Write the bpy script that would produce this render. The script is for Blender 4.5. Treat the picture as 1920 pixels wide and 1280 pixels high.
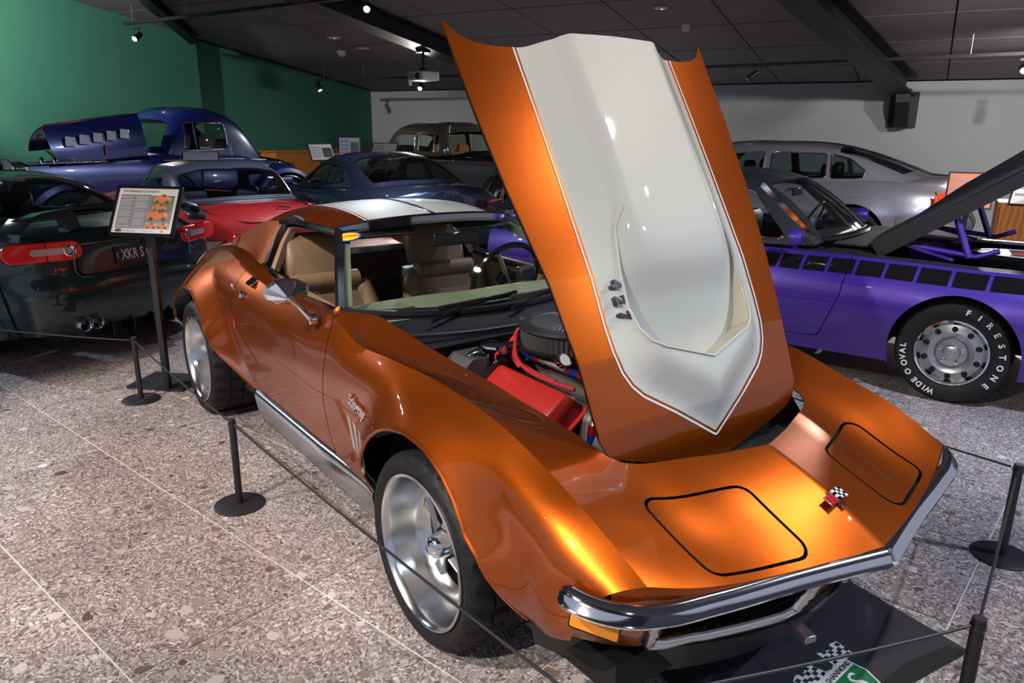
import bpy, math, random
import numpy as np
from mathutils import Vector, Matrix
random.seed(7)
rng = np.random.default_rng(7)
for o in list(bpy.data.objects):
    bpy.data.objects.remove(o, do_unlink=True)
S = bpy.context.scene
COL = S.collection

# ---------------------------------------------------------------- camera
CAMF, CAMP = 1415.75, (1.8219, -1.7729, 1.5636)
YAW, PIT, ROL = 2.50637, 0.27333, 0.00933
def cam_axes():
    f = np.array([math.cos(YAW) * math.cos(PIT), math.sin(YAW) * math.cos(PIT), -math.sin(PIT)])
    r = np.array([math.sin(YAW), -math.cos(YAW), 0.0])
    u = np.cross(r, f)
    return (r * math.cos(ROL) + u * math.sin(ROL), -r * math.sin(ROL) + u * math.cos(ROL), f)
_r, _u, _f = cam_axes()
cd = bpy.data.cameras.new('camera')
cam = bpy.data.objects.new('camera', cd)
COL.objects.link(cam)
mw = Matrix.Identity(4)
for i in range(3):
    mw[i][0], mw[i][1], mw[i][2], mw[i][3] = _r[i], _u[i], -_f[i], CAMP[i]
cam.matrix_world = mw
cd.sensor_width = 36.0
cd.lens = CAMF / 1920 * 36
cd.clip_start = 0.05
cd.clip_end = 100
S.camera = cam

# ---------------------------------------------------------------- world, exposure
W = bpy.data.worlds.new('world')
S.world = W
W.use_nodes = True
W.node_tree.nodes['Background'].inputs[0].default_value = (0.75, 0.8, 1.0, 1)
W.node_tree.nodes['Background'].inputs[1].default_value = 0.38
S.view_settings.view_transform = 'Standard'
S.view_settings.look = 'None'
S.view_settings.gamma = 1
S.view_settings.use_curve_mapping = False
S.view_settings.exposure = 0.25

# ---------------------------------------------------------------- room frame
RA = math.radians(25)
E1 = np.array([math.cos(RA), math.sin(RA)])      # along the back wall, to the right
EN = np.array([-math.sin(RA), math.cos(RA)])     # towards the back wall
BACK, LEFT = 12.0, -10.68
def rp(a, d):                                    # a along the back wall, d distance in front of it
    p = E1 * a + EN * (BACK - d)
    return float(p[0]), float(p[1])
def ceil_z(x, y):
    return 2.37 + 0.135 * (BACK - (EN[0] * x + EN[1] * y))

# spotlights that light the hall: (lamp position, aim, watts, colour, cone degrees, visible fixture label)
WARM, COOL, NEUT = (1.0, 0.82, 0.62), (0.72, 0.82, 1.0), (1.0, 0.93, 0.86)
def spot_light(loc, aim, watts, color, cone, rad=0.05, blend=0.6):
    l = bpy.data.lights.new('spot', 'SPOT')
    l.energy = watts; l.color = color; l.spot_size = math.radians(cone); l.spot_blend = blend
    l.shadow_soft_size = rad
    o = bpy.data.objects.new('spot_beam', l)
    COL.objects.link(o)
    o.location = loc
    o.rotation_euler = (Vector(aim) - Vector(loc)).to_track_quat('-Z', 'Y').to_euler()
    return o

# ---------------------------------------------------------------- mesh core
class M:
    def __init__(s, V, F): s.V = np.asarray(V, float); s.F = F
    def copy(s): return M(s.V.copy(), list(s.F))
def hermite(kn, Y, xs, cr=()):
    kn = np.asarray(kn, float); Y = np.asarray(Y, float); xs = np.asarray(xs, float)
    out = np.zeros((len(xs),) + Y.shape[1:])
    br = sorted(set([0] + list(cr) + [len(kn) - 1]))
    for a, b in zip(br[:-1], br[1:]):
        k = kn[a:b + 1]; y = Y[a:b + 1]; n = len(k)
        h = np.diff(k); sh = (-1,) + (1,) * (Y.ndim - 1)
        dl = np.diff(y, axis=0) / h.reshape(sh)
        d = np.zeros_like(y)
        if n == 2: d[:] = dl[0]
        else:
            h0 = h[:-1].reshape(sh); h1 = h[1:].reshape(sh)
            d[1:-1] = (h0 * dl[1:] + h1 * dl[:-1]) / (h0 + h1)
            d[0] = 1.5 * dl[0] - .5 * d[1]; d[-1] = 1.5 * dl[-1] - .5 * d[-2]
        last = b == br[-1]
        sel = (xs >= k[0] - 1e-12) & ((xs <= k[-1] + 1e-9) if last else (xs < k[-1] - 1e-12))
        idx = np.where(sel)[0]
        if len(idx) == 0: continue
        i = np.clip(np.searchsorted(k, xs[idx], side='right') - 1, 0, n - 2)
        hh = h[i].reshape(sh); t = ((xs[idx] - k[i]) / h[i]).reshape(sh)
        out[idx] = (y[i] * (2 * t**3 - 3 * t**2 + 1) + hh * d[i] * (t**3 - 2 * t**2 + t)
                    + y[i + 1] * (-2 * t**3 + 3 * t**2) + hh * d[i + 1] * (t**3 - t**2))
    return out
def samples(kn, step):
    xs = []
    for a, b in zip(kn[:-1], kn[1:]):
        n = max(1, int(math.ceil((b - a) / step)))
        xs += list(a + (b - a) * np.arange(n) / n)
    return np.array(xs + [kn[-1]])
def gridfaces(nu, nv, flip):
    F = []
    for i in range(nu - 1):
        for j in range(nv - 1):
            a = i * nv + j; b = a + nv
            F.append((a, a + 1, b + 1, b) if flip else (a, b, b + 1, a + 1))
    return F
def net(P, du, dv, cu=(), cv=(), flip=False):
    P = np.asarray(P, float); n, m = P.shape[:2]
    ku = np.concatenate([[0], np.cumsum(np.maximum(1e-4, np.linalg.norm(np.diff(P, axis=0), axis=2).mean(1)))])
    kv = np.concatenate([[0], np.cumsum(np.maximum(1e-4, np.linalg.norm(np.diff(P, axis=1), axis=2).mean(0)))])
    us, vs = samples(ku, du), samples(kv, dv)
    Q = hermite(ku, P, us, cu)
    Q = hermite(kv, Q.transpose(1, 0, 2), vs, cv).transpose(1, 0, 2)
    U = np.interp(us, ku, np.arange(n)); Vv = np.interp(vs, kv, np.arange(m))
    A = np.concatenate([Q, np.repeat(U[:, None, None], len(vs), 1), np.repeat(Vv[None, :, None], len(us), 0)], 2)
    return M(A.reshape(-1, 5), gridfaces(len(us), len(vs), flip))
def cut(m, val):
    V = m.V; val = np.where(np.abs(val) < 1e-7, 1e-7, val)
    s = (val > 0).tolist(); vl = val.tolist()
    pos, neg, cache, extra = [], [], {}, []
    n0 = len(V)
    for f in m.F:
        k = 0
        for i in f: k += s[i]
        if k == len(f): pos.append(f); continue
        if k == 0: neg.append(f); continue
        fp, fn = [], []
        for q in range(len(f)):
            i, j = f[q], f[(q + 1) % len(f)]
            (fp if s[i] else fn).append(i)
            if s[i] != s[j]:
                key = (i, j) if i < j else (j, i)
                w = cache.get(key)
                if w is None:
                    a, b = key; t = vl[a] / (vl[a] - vl[b])
                    va = V[a] if a < n0 else extra[a - n0]; vb = V[b] if b < n0 else extra[b - n0]
                    extra.append(va + (vb - va) * t); w = n0 + len(extra) - 1; cache[key] = w
                fp.append(w); fn.append(w)
        if len(fp) > 2: pos.append(tuple(fp))
        if len(fn) > 2: neg.append(tuple(fn))
    V2 = np.vstack([V, np.array(extra)]) if extra else V
    return compact(M(V2, pos)), compact(M(V2, neg))
def compact(m):
    if not m.F: return M(np.zeros((0, m.V.shape[1])), [])
    used = np.zeros(len(m.V), bool)
    for f in m.F:
        for i in f: used[i] = True
    mp = np.cumsum(used) - 1; mpl = mp.tolist()
    return M(m.V[used], [tuple(mpl[i] for i in f) for f in m.F])
def mir(m):
    V = m.V.copy(); V[:, 1] *= -1
    return M(V, [tuple(reversed(f)) for f in m.F])
def join(*ms, weld=False):
    Vs, F, n = [], [], 0
    for m in ms:
        if not len(m.F): continue
        Vs.append(m.V[:, :3]); F += [tuple(i + n for i in f) for f in m.F]; n += len(m.V)
    if not Vs: return M(np.zeros((0, 3)), [])
    V = np.vstack(Vs)
    if weld:
        key = np.round(V, 5)
        _, first, inv = np.unique(key, axis=0, return_index=True, return_inverse=True)
        inv = inv.ravel().tolist(); V = V[first]; G = []
        for f in F:
            g = []
            for i in f:
                k = inv[i]
                if k not in g: g.append(k)
            if len(g) > 2: G.append(tuple(g))
        F = G
    return M(V, F)
def both(m): return join(m, mir(m), weld=True)
def sdpoly(x, y, poly):
    x = np.asarray(x, float); y = np.asarray(y, float)
    d = np.full(x.shape, 1e9); inside = np.zeros(x.shape, bool)
    n = len(poly)
    for i in range(n):
        ax, ay = poly[i]; bx, by = poly[(i + 1) % n]
        ex, ey = bx - ax, by - ay; wx, wy = x - ax, y - ay
        L = ex * ex + ey * ey
        t = np.clip((wx * ex + wy * ey) / max(L, 1e-12), 0, 1)
        d = np.minimum(d, (wx - ex * t)**2 + (wy - ey * t)**2)
        c = ((ay > y) != (by > y))
        with np.errstate(divide='ignore', invalid='ignore'):
            xi = (bx - ax) * (y - ay) / ((by - ay) if by != ay else 1e-12) + ax
        inside ^= c & (x < xi)
    d = np.sqrt(d)
    return np.where(inside, -d, d)
def sdround(x, y, poly, r):
    c = np.mean(np.array(poly), 0)
    P = np.array(poly); n = len(P); area = 0
    for i in range(n):
        area += P[i][0] * P[(i + 1) % n][1] - P[(i + 1) % n][0] * P[i][1]
    sg = 1 if area > 0 else -1
    Q = []
    for i in range(n):
        p, a, b = P[i], P[i - 1], P[(i + 1) % n]
        e1 = (p - a) / np.linalg.norm(p - a); e2 = (b - p) / np.linalg.norm(b - p)
        n1 = np.array([-e1[1], e1[0]]) * sg; n2 = np.array([-e2[1], e2[0]]) * sg
        bis = n1 + n2; bis /= np.linalg.norm(bis)
        Q.append(p + bis * r / max(.3, bis @ n1))
    return sdpoly(x, y, Q) - r
def smooth(t): t = np.clip(t, 0, 1); return t * t * (3 - 2 * t)

def ob(name, m, mat, parent=None, solid=0, rim=None, sharp=40, smooth_=True, off=-1, mats=None, mi=None, bevel=0):
    me = bpy.data.meshes.new(name)
    me.from_pydata(m.V[:, :3].tolist(), [], [list(f) for f in m.F])
    o = bpy.data.objects.new(name, me)
    COL.objects.link(o)
    if mats:
        for q in mats: me.materials.append(q)
        if mi is not None: me.polygons.foreach_set('material_index', mi)
    else: me.materials.append(mat)
    if smooth_:
        me.polygons.foreach_set('use_smooth', [True] * len(me.polygons))
        me.set_sharp_from_angle(angle=math.radians(sharp))
    if parent: o.parent = parent
    if solid:
        le = np.zeros(len(me.loops), int); me.loops.foreach_get('edge_index', le); cnt = np.bincount(le, minlength=len(me.edges))
        sh = np.zeros(len(me.edges), bool); me.edges.foreach_get('use_edge_sharp', sh); me.edges.foreach_set('use_edge_sharp', sh | (cnt == 1))
        md = o.modifiers.new('thickness', 'SOLIDIFY'); md.thickness = solid; md.offset = off
        if rim: me.materials.append(rim); md.material_offset_rim = 1; md.material_offset = 1
    if bevel:
        md = o.modifiers.new('bevel', 'BEVEL'); md.width = bevel; md.segments = 2; md.limit_method = 'ANGLE'
    me.validate()
    if smooth_: o.shadow_terminator_geometry_offset = .35; o.shadow_terminator_shading_offset = .1
    return o
def thing(name, label, cat, loc=(0, 0, 0), rz=0, group=None, scale=1):
    o = bpy.data.objects.new(name, None); COL.objects.link(o)
    o.location = loc; o.rotation_euler = (0, 0, rz); o.scale = (scale,) * 3
    o.empty_display_size = .2
    tag(o, label, cat, group)
    return o
def tag(o, label, cat, group=None):
    o['label'] = label; o['category'] = cat
    if group: o['group'] = group
    return o
def struct(o): o['kind'] = 'structure'; return o

# ---- shapes
def box(cx, cy, cz, sx, sy, sz, rz=0, rot=None):
    V = np.array([[x, y, z] for x in (-.5, .5) for y in (-.5, .5) for z in (-.5, .5)]) * [sx, sy, sz]
    if rot is not None: V = V @ np.array(rot.to_3x3()).T
    if rz:
        c, s = math.cos(rz), math.sin(rz); V = V @ np.array([[c, s, 0], [-s, c, 0], [0, 0, 1]])
    return M(V + [cx, cy, cz], [(0, 1, 3, 2), (4, 6, 7, 5), (0, 4, 5, 1), (2, 3, 7, 6), (0, 2, 6, 4), (1, 5, 7, 3)])
def tube(pts, r, n=10, caps=True, closed=False):
    P = np.array(pts, float); k = len(P)
    rr = np.full(k, r) if np.isscalar(r) else np.array(r, float)
    V, F = [], []
    t0 = P[1] - P[0]; up = np.array([0, 0, 1.]) if abs(t0[2]) < .9 * np.linalg.norm(t0) else np.array([1., 0, 0])
    a = np.cross(t0, up); a /= np.linalg.norm(a)
    for i in range(k):
        if closed: t = P[(i + 1) % k] - P[i - 1]
        else: t = P[min(i + 1, k - 1)] - P[max(i - 1, 0)]
        t = t / (np.linalg.norm(t) + 1e-12)
        a = a - t * (a @ t); a /= (np.linalg.norm(a) + 1e-12); b = np.cross(t, a)
        for j in range(n):
            w = 2 * math.pi * j / n
            V.append(P[i] + rr[i] * (a * math.cos(w) + b * math.sin(w)))
    for i in range(k if closed else k - 1):
        for j in range(n):
            p = i * n + j; q = i * n + (j + 1) % n; i2 = ((i + 1) % k) * n
            F.append((p, i2 + j, i2 + (j + 1) % n, q))
    if caps and not closed:
        F.append(tuple(range(n))); F.append(tuple(reversed(range((k - 1) * n, k * n))))
    return M(V, F)
def curve(pts, n=8):
    P = np.array(pts, float); d = np.concatenate([[0], np.cumsum(np.linalg.norm(np.diff(P, axis=0), axis=1))])
    xs = np.concatenate([np.linspace(d[i], d[i + 1], n, endpoint=False) for i in range(len(P) - 1)] + [[d[-1]]])
    return hermite(d, P, xs)
def lathe(prof, n, axis='z', c=(0, 0, 0), closed=False, fn=None):
    V, F = [], []; k = len(prof)
    for j in range(n):
        w = 2 * math.pi * j / n
        for i, (r, h) in enumerate(prof):
            if fn: r = fn(i, j, r)
            x, y = r * math.cos(w), r * math.sin(w)
            V.append((x, y, h) if axis == 'z' else (x, h, y) if axis == 'y' else (h, x, y))
    for j in range(n):
        j2 = (j + 1) % n
        for i in range(k if closed else k - 1):
            i2 = (i + 1) % k
            f = (j * k + i, j2 * k + i, j2 * k + i2, j * k + i2)
            F.append(f if axis != 'y' else tuple(reversed(f)))
    V = np.array(V) + np.array(c)
    return M(V, F)
def prism(poly, h0, h1, frame=None):
    n = len(poly)
    V = [(x, y, h0) for x, y in poly] + [(x, y, h1) for x, y in poly]
    F = [tuple(reversed(range(n))), tuple(range(n, 2 * n))] + [(i, (i + 1) % n, n + (i + 1) % n, n + i) for i in range(n)]
    m = M(V, F)
    return place(m, frame) if frame is not None else m
def place(m, fr):
    A = np.array(fr); V = m.V[:, :3] @ A[:3, :3].T + A[:3, 3]
    return M(V, m.F)
def frame(o, x, z):
    x = np.array(x, float); x /= np.linalg.norm(x); z = np.array(z, float); z = z - x * (z @ x); z /= np.linalg.norm(z)
    y = np.cross(z, x); A = np.eye(4); A[:3, 0] = x; A[:3, 1] = y; A[:3, 2] = z; A[:3, 3] = o
    return A
def loft(rings, closed=True, caps=True):
    n = len(rings[0]); V = [p for r in rings for p in r]; F = []
    for i in range(len(rings) - 1):
        for j in range(n if closed else n - 1):
            j2 = (j + 1) % n
            F.append((i * n + j, i * n + j2, (i + 1) * n + j2, (i + 1) * n + j))
    if caps and closed:
        F.append(tuple(reversed(range(n)))); F.append(tuple(range((len(rings) - 1) * n, len(rings) * n)))
    return M(V, F)
def circle(r, n, c=(0, 0), a0=0): return [(c[0] + r * math.cos(a0 + 2 * math.pi * i / n), c[1] + r * math.sin(a0 + 2 * math.pi * i / n)) for i in range(n)]
def rrect(w, h, r, n=4):
    P = []
    for cx, cy, a in ((w / 2 - r, h / 2 - r, 0), (-w / 2 + r, h / 2 - r, 90), (-w / 2 + r, -h / 2 + r, 180), (w / 2 - r, -h / 2 + r, 270)):
        for i in range(n + 1):
            t = math.radians(a + 90 * i / n); P.append((cx + r * math.cos(t), cy + r * math.sin(t)))
    return P
def sweep(path, prof, up=(0, 0, 1), scale=None):
    P = np.array(path, float); rings = []
    for i in range(len(P)):
        t = P[min(i + 1, len(P) - 1)] - P[max(i - 1, 0)]; t /= np.linalg.norm(t)
        s = np.cross(t, up); s /= np.linalg.norm(s); u = np.cross(s, t)
        k = 1 if scale is None else scale[i]
        rings.append([P[i] + s * a * k + u * b * k for a, b in prof])
    return loft(rings)
def text(name, body, size, mat, parent, fr, ext=.001, align='CENTER', bold=0.0, sx=1.0, shear=0.0):
    cu = bpy.data.curves.new(name, 'FONT'); cu.body = body; cu.size = size; cu.extrude = ext
    cu.align_x = align; cu.align_y = 'CENTER'; cu.offset = bold; cu.resolution_u = 3; cu.shear = shear
    t = bpy.data.objects.new(name + '_tmp', cu); COL.objects.link(t)
    me = bpy.data.meshes.new_from_object(t)
    bpy.data.objects.remove(t, do_unlink=True)
    A = np.array(fr); n = len(me.vertices); co = np.zeros(n * 3); me.vertices.foreach_get('co', co); co = co.reshape(-1, 3); co[:, 0] *= sx
    co = co @ A[:3, :3].T + A[:3, 3]; me.vertices.foreach_set('co', co.ravel()); me.update()
    me.materials.clear(); me.materials.append(mat); me.name = name
    o = bpy.data.objects.new(name, me); COL.objects.link(o)
    if parent: o.parent = parent
    return o

# ---------------------------------------------------------------- materials
def mat(name, col, rough=.5, metal=0, coat=0, spec=.5, emit=None, es=1, crough=.03):
    m = bpy.data.materials.new(name); m.use_nodes = True
    b = m.node_tree.nodes['Principled BSDF']
    b.inputs['Base Color'].default_value = (*col, 1); b.inputs['Roughness'].default_value = rough
    b.inputs['Metallic'].default_value = metal; b.inputs['Coat Weight'].default_value = coat
    b.inputs['Coat Roughness'].default_value = crough; b.inputs['Specular IOR Level'].default_value = spec
    if emit: b.inputs['Emission Color'].default_value = (*emit, 1); b.inputs['Emission Strength'].default_value = es
    return m
def nd(m, t, **kw):
    n = m.node_tree.nodes.new(t)
    for k, v in kw.items():
        if hasattr(n, k): setattr(n, k, v)
        else: n.inputs[k].default_value = v
    return n
def lk(m, a, b): m.node_tree.links.new(a, b)
def ramp(m, fac, stops):
    r = nd(m, 'ShaderNodeValToRGB'); e = r.color_ramp.elements
    while len(e) < len(stops): e.new(.5)
    for i, (p, c) in enumerate(stops): e[i].position = p; e[i].color = (*c, 1)
    lk(m, fac, r.inputs[0]); return r
def flake(m, c0, c1, scale=900):
    """metallic flake colour variation in a paint"""
    g = nd(m, 'ShaderNodeTexCoord'); v = nd(m, 'ShaderNodeTexNoise', Scale=scale); v.inputs['Detail'].default_value = 2
    lk(m, g.outputs['Object'], v.inputs['Vector'])
    r = ramp(m, v.outputs['Fac'], [(.35, c0), (.65, c1)])
    lk(m, r.outputs[0], m.node_tree.nodes['Principled BSDF'].inputs['Base Color']); return m
def bumpy(m, scale, strength, dist=.002, detail=4):
    g = nd(m, 'ShaderNodeTexCoord'); v = nd(m, 'ShaderNodeTexNoise', Scale=scale); v.inputs['Detail'].default_value = detail
    lk(m, g.outputs['Object'], v.inputs['Vector'])
    b = nd(m, 'ShaderNodeBump', Strength=strength, Distance=dist); lk(m, v.outputs['Fac'], b.inputs['Height'])
    lk(m, b.outputs[0], m.node_tree.nodes['Principled BSDF'].inputs['Normal']); return m
def glass(name, tint, refl=.9, dens=0.0):
    m = bpy.data.materials.new(name); m.use_nodes = True; nt = m.node_tree
    for n in list(nt.nodes):
        if n.type != 'OUTPUT_MATERIAL': nt.nodes.remove(n)
    out = nt.nodes['Material Output']
    t = nd(m, 'ShaderNodeBsdfTransparent'); t.inputs[0].default_value = (*tint, 1)
    g = nd(m, 'ShaderNodeBsdfGlossy'); g.inputs['Roughness'].default_value = .02; g.inputs[0].default_value = (refl, refl, refl, 1)
    lw = nd(m, 'ShaderNodeLayerWeight', Blend=.5); pw = nd(m, 'ShaderNodeMath', operation='POWER'); lk(m, lw.outputs['Facing'], pw.inputs[0]); pw.inputs[1].default_value = 4.0
    fr = nd(m, 'ShaderNodeMapRange'); lk(m, pw.outputs[0], fr.inputs['Value']); fr.inputs['To Min'].default_value = .045; fr.inputs['To Max'].default_value = .8
    mx = nd(m, 'ShaderNodeMixShader')
    lk(m, fr.outputs[0], mx.inputs[0]); lk(m, t.outputs[0], mx.inputs[1]); lk(m, g.outputs[0], mx.inputs[2]); lk(m, mx.outputs[0], out.inputs[0])
    return m
ORANGE = flake(mat('orange_paint', (.5, .11, .003), .33, .84, .8), (.34, .055, .001), (.55, .112, .002), 700)
CREAM = mat('cream_paint', (.58, .585, .535), .5, 0, .8)
CHROME = mat('chrome', (.78, .80, .84), .08, 1)
ALU = bumpy(mat('polished_aluminium', (.70, .71, .72), .20, 1), 14, .08, .004)
BLACK = mat('black_satin', (.012, .012, .013), .45)
GLOSSB = mat('black_gloss', (.008, .008, .009), .12, 0, .5)
RUBBER = bumpy(mat('tyre_rubber', (.010, .010, .011), .6, spec=.35), 60, .25, .003)
DARK = mat('dark_void', (.004, .004, .004), .9)
TAN = bumpy(mat('tan_leather', (.30, .19, .11), .45), 180, .25, .002)
DASH = bumpy(mat('dash_vinyl', (.17, .20, .13), .6), 300, .3, .002)
GLASS = glass('clear_glass', (.90, .95, .92)); TGLASS = glass('tinted_glass', (.55, .62, .62)); DGLASS = glass('dark_glass', (.25, .30, .32))
RED = mat('engine_red', (.40, .022, .018), .32, 0, .3)
REDLENS = mat('red_lens', (.55, .006, .006), .12, 0, 1, emit=(.6, .01, .01), es=.12)
AMBER = mat('amber_lens', (.85, .28, .01), .2, 0, 1)
WHITE = mat('white_print', (.75, .75, .76), .5)
SILV = mat('silver_grey', (.35, .36, .38), .35, .8)

# ================================================================ ROOM
def wallmat(name, c0, c1):
    m = mat(name, c0, .75)
    g = nd(m, 'ShaderNodeTexCoord'); v = nd(m, 'ShaderNodeTexNoise', Scale=.9); v.inputs['Detail'].default_value = 5
    lk(m, g.outputs['Object'], v.inputs['Vector'])
    r = ramp(m, v.outputs['Fac'], [(.3, c0), (.7, c1)]); lk(m, r.outputs[0], m.node_tree.nodes['Principled BSDF'].inputs['Base Color'])
    return m
GREEN = bumpy(wallmat('green_wall_paint', (.026, .135, .090), (.032, .155, .105)), 90, .15)
GREYW = bumpy(wallmat('grey_wall_paint', (.36, .385, .40), (.40, .425, .44)), 90, .15)
CEILM = bumpy(wallmat('charcoal_ceiling_tile', (.140, .130, .150), (.160, .150, .172)), 400, .5, .003)
BEAMM = mat('dark_steel_beam', (.016, .016, .020), .5, .2)
def floor_mat():
    m = mat('conglomerate_stone_tile', (.3, .27, .25), .38)
    b = m.node_tree.nodes['Principled BSDF']
    g = nd(m, 'ShaderNodeNewGeometry')
    oi = nd(m, 'ShaderNodeObjectInfo')
    ad = nd(m, 'ShaderNodeVectorMath', operation='ADD'); lk(m, g.outputs['Position'], ad.inputs[0])
    sc = nd(m, 'ShaderNodeVectorMath', operation='SCALE'); lk(m, oi.outputs['Location'], sc.inputs[0]); sc.inputs['Scale'].default_value = 3.7
    lk(m, sc.outputs[0], ad.inputs[1])
    warp = nd(m, 'ShaderNodeTexNoise', Scale=6.0); warp.inputs['Detail'].default_value = 4; lk(m, ad.outputs[0], warp.inputs['Vector'])
    wm = nd(m, 'ShaderNodeMixRGB', blend_type='LINEAR_LIGHT'); wm.inputs[0].default_value = .05
    lk(m, ad.outputs[0], wm.inputs[1]); lk(m, warp.outputs['Color'], wm.inputs[2])
    base = None
    big = nd(m, 'ShaderNodeTexNoise', Scale=1.6); big.inputs['Detail'].default_value = 6; lk(m, ad.outputs[0], big.inputs['Vector'])
    cols = []
    for scale, stops in ((150, [(0, (.11, .09, .08)), (.35, (.28, .245, .23)), (.7, (.39, .35, .335)), (1, (.66, .62, .61))]),
                         (58, [(0, (.10, .08, .07)), (.4, (.30, .26, .24)), (.75, (.44, .40, .38)), (1, (.70, .66, .64))]),
                         (19, [(0, (.12, .075, .05)), (.3, (.26, .20, .17)), (.6, (.46, .42, .40)), (1, (.66, .62, .58))])):
        v = nd(m, 'ShaderNodeTexVoronoi', Scale=scale); lk(m, wm.outputs[0], v.inputs['Vector'])
        sp = nd(m, 'ShaderNodeSeparateColor'); lk(m, v.outputs['Color'], sp.inputs[0])
        cols.append((v, sp, ramp(m, sp.outputs[0], stops)))
    # medium pebbles over fine grit, sparse large pebbles over both
    def chips(scale_i, lo, hi, rad):
        v, sp, r = cols[scale_i]
        pick = nd(m, 'ShaderNodeMath', operation='GREATER_THAN'); lk(m, sp.outputs[1], pick.inputs[0]); pick.inputs[1].default_value = lo
        near = nd(m, 'ShaderNodeMath', operation='LESS_THAN'); lk(m, v.outputs['Distance'], near.inputs[0]); near.inputs[1].default_value = rad
        mu = nd(m, 'ShaderNodeMath', operation='MULTIPLY'); lk(m, pick.outputs[0], mu.inputs[0]); lk(m, near.outputs[0], mu.inputs[1]); return mu
    m1 = nd(m, 'ShaderNodeMixRGB'); lk(m, chips(1, .55, 1, .46).outputs[0], m1.inputs[0]); lk(m, cols[0][2].outputs[0], m1.inputs[1]); lk(m, cols[1][2].outputs[0], m1.inputs[2])
    m2 = nd(m, 'ShaderNodeMixRGB'); lk(m, chips(2, .86, 1, .42).outputs[0], m2.inputs[0]); lk(m, m1.outputs[0], m2.inputs[1]); lk(m, cols[2][2].outputs[0], m2.inputs[2])
    tone = ramp(m, big.outputs['Fac'], [(.3, (.84, .81, .83)), (.7, (1.18, 1.15, 1.17))])
    m3 = nd(m, 'ShaderNodeMixRGB', blend_type='MULTIPLY'); m3.inputs[0].default_value = 1; lk(m, m2.outputs[0], m3.inputs[1]); lk(m, tone.outputs[0], m3.inputs[2])
    rt = ramp(m, oi.outputs['Random'], [(0, (.9, .9, .9)), (1, (1.06, 1.05, 1.04))])
    m4 = nd(m, 'ShaderNodeMixRGB', blend_type='MULTIPLY'); m4.inputs[0].default_value = 1; lk(m, m3.outputs[0], m4.inputs[1]); lk(m, rt.outputs[0], m4.inputs[2])
    lk(m, m4.outputs[0], b.inputs['Base Color'])
    return m
FLOORM = floor_mat()
GROUT = mat('pale_grout', (.72, .69, .68), .7)

def quadwall(name, pts, mt, thick, nrm):
    P = np.array(pts, float); n = np.array(nrm, float) * thick
    V = np.vstack([P, P + n]); k = len(P)
    F = [tuple(range(k)), tuple(reversed(range(k, 2 * k)))] + [(i, k + i, k + (i + 1) % k, (i + 1) % k) for i in range(k)]
    return struct(ob(name, M(V, F), mt, smooth_=False))
def wz(a, d): x, y = rp(a, d); return x, y, ceil_z(x, y)
RIGHT, FRONT = 7.5, 17.5
x0, y0, z0 = wz(LEFT, 0); x1, y1, z1 = wz(RIGHT, 0)
quadwall('wall_back', [(x0, y0, 0), (x1, y1, 0), (x1, y1, z1), (x0, y0, z0)], GREYW, .2, (*EN, 0))
# left wall: far bay set back, near bay stands proud
JOG = 4.9
xa, ya, za = wz(LEFT, 0); xb, yb, zb = wz(LEFT, JOG)
quadwall('wall_left', [(xa, ya, 0), (xa, ya, za), (xb, yb, zb), (xb, yb, 0)], GREEN, .2, (*-E1, 0))
xa, ya, za = wz(LEFT + .22, JOG); xb, yb, zb = wz(LEFT + .22, FRONT)
quadwall('wall_left_near', [(xa, ya, 0), (xa, ya, za), (xb, yb, zb), (xb, yb, 0)], GREEN, .45, (*-E1, 0))
cs = [wz(LEFT - .3, -.2), wz(RIGHT + .2, -.2), wz(RIGHT + .2, FRONT + .2), wz(LEFT - .3, FRONT + .2)]
ceiling = quadwall('ceiling', [(x, y, z + .02) for x, y, z in cs], mat('ceiling_void', (.012, .012, .014), .8), .2, (0, 0, 1))
fl = [rp(LEFT - .3, -.2), rp(RIGHT + .2, -.2), rp(RIGHT + .2, FRONT + .2), rp(LEFT - .3, FRONT + .2)]
floor = quadwall('floor', [(x, y, -.004) for x, y in reversed(fl)], GROUT, .1, (0, 0, -1))

# floor tiles
TA = math.radians(13.2); TE = np.array([math.cos(TA), math.sin(TA)]); TM = np.array([-math.sin(TA), math.cos(TA)])
TLX, TLY = .883, .632
tv = prism(rrect(TLX - .007, TLY - .007, .003, 2), -.004, 0.0)
tme = None
tiles = []
for i in range(-14, 11):
    for j in range(-6, 26):
        e = -1.57 + TLX * (i + .5); q = -.812 + TLY * (j + .5)
        p = TE * e + TM * q
        b = E1 @ p; d = BACK - EN @ p
        if b < LEFT + .3 or b > RIGHT - .3 or d < .2: continue
        v = p - np.array(CAMP[:2]); fw = v @ np.array([math.cos(YAW), math.sin(YAW)]); sd = abs(v @ np.array([math.sin(YAW), -math.cos(YAW)]))
        if fw < 0.3 or sd > fw * .78 + .9: continue
        tiles.append((fw, p))
tiles.sort(key=lambda t: t[0])
far = []
for k, (fw, p) in enumerate(tiles):
    if k < 290:
        if tme is None:
            o = ob('floor_tile', tv, FLOORM, floor, smooth_=False); tme = o.data
        else:
            o = bpy.data.objects.new('floor_tile', tme); COL.objects.link(o); o.parent = floor
        o.location = (p[0], p[1], random.uniform(-.0006, .0006)); o.rotation_euler = (0, 0, TA)
    else:
        c_, s_ = math.cos(TA), math.sin(TA)
        far.append(place(tv, np.array([[c_, -s_, 0, p[0]], [s_, c_, 0, p[1]], [0, 0, 1, 0], [0, 0, 0, 1]])))
if far:
    o = ob('far_tiles', join(*far), FLOORM, floor, smooth_=False); o['kind'] = 'stuff'

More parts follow.
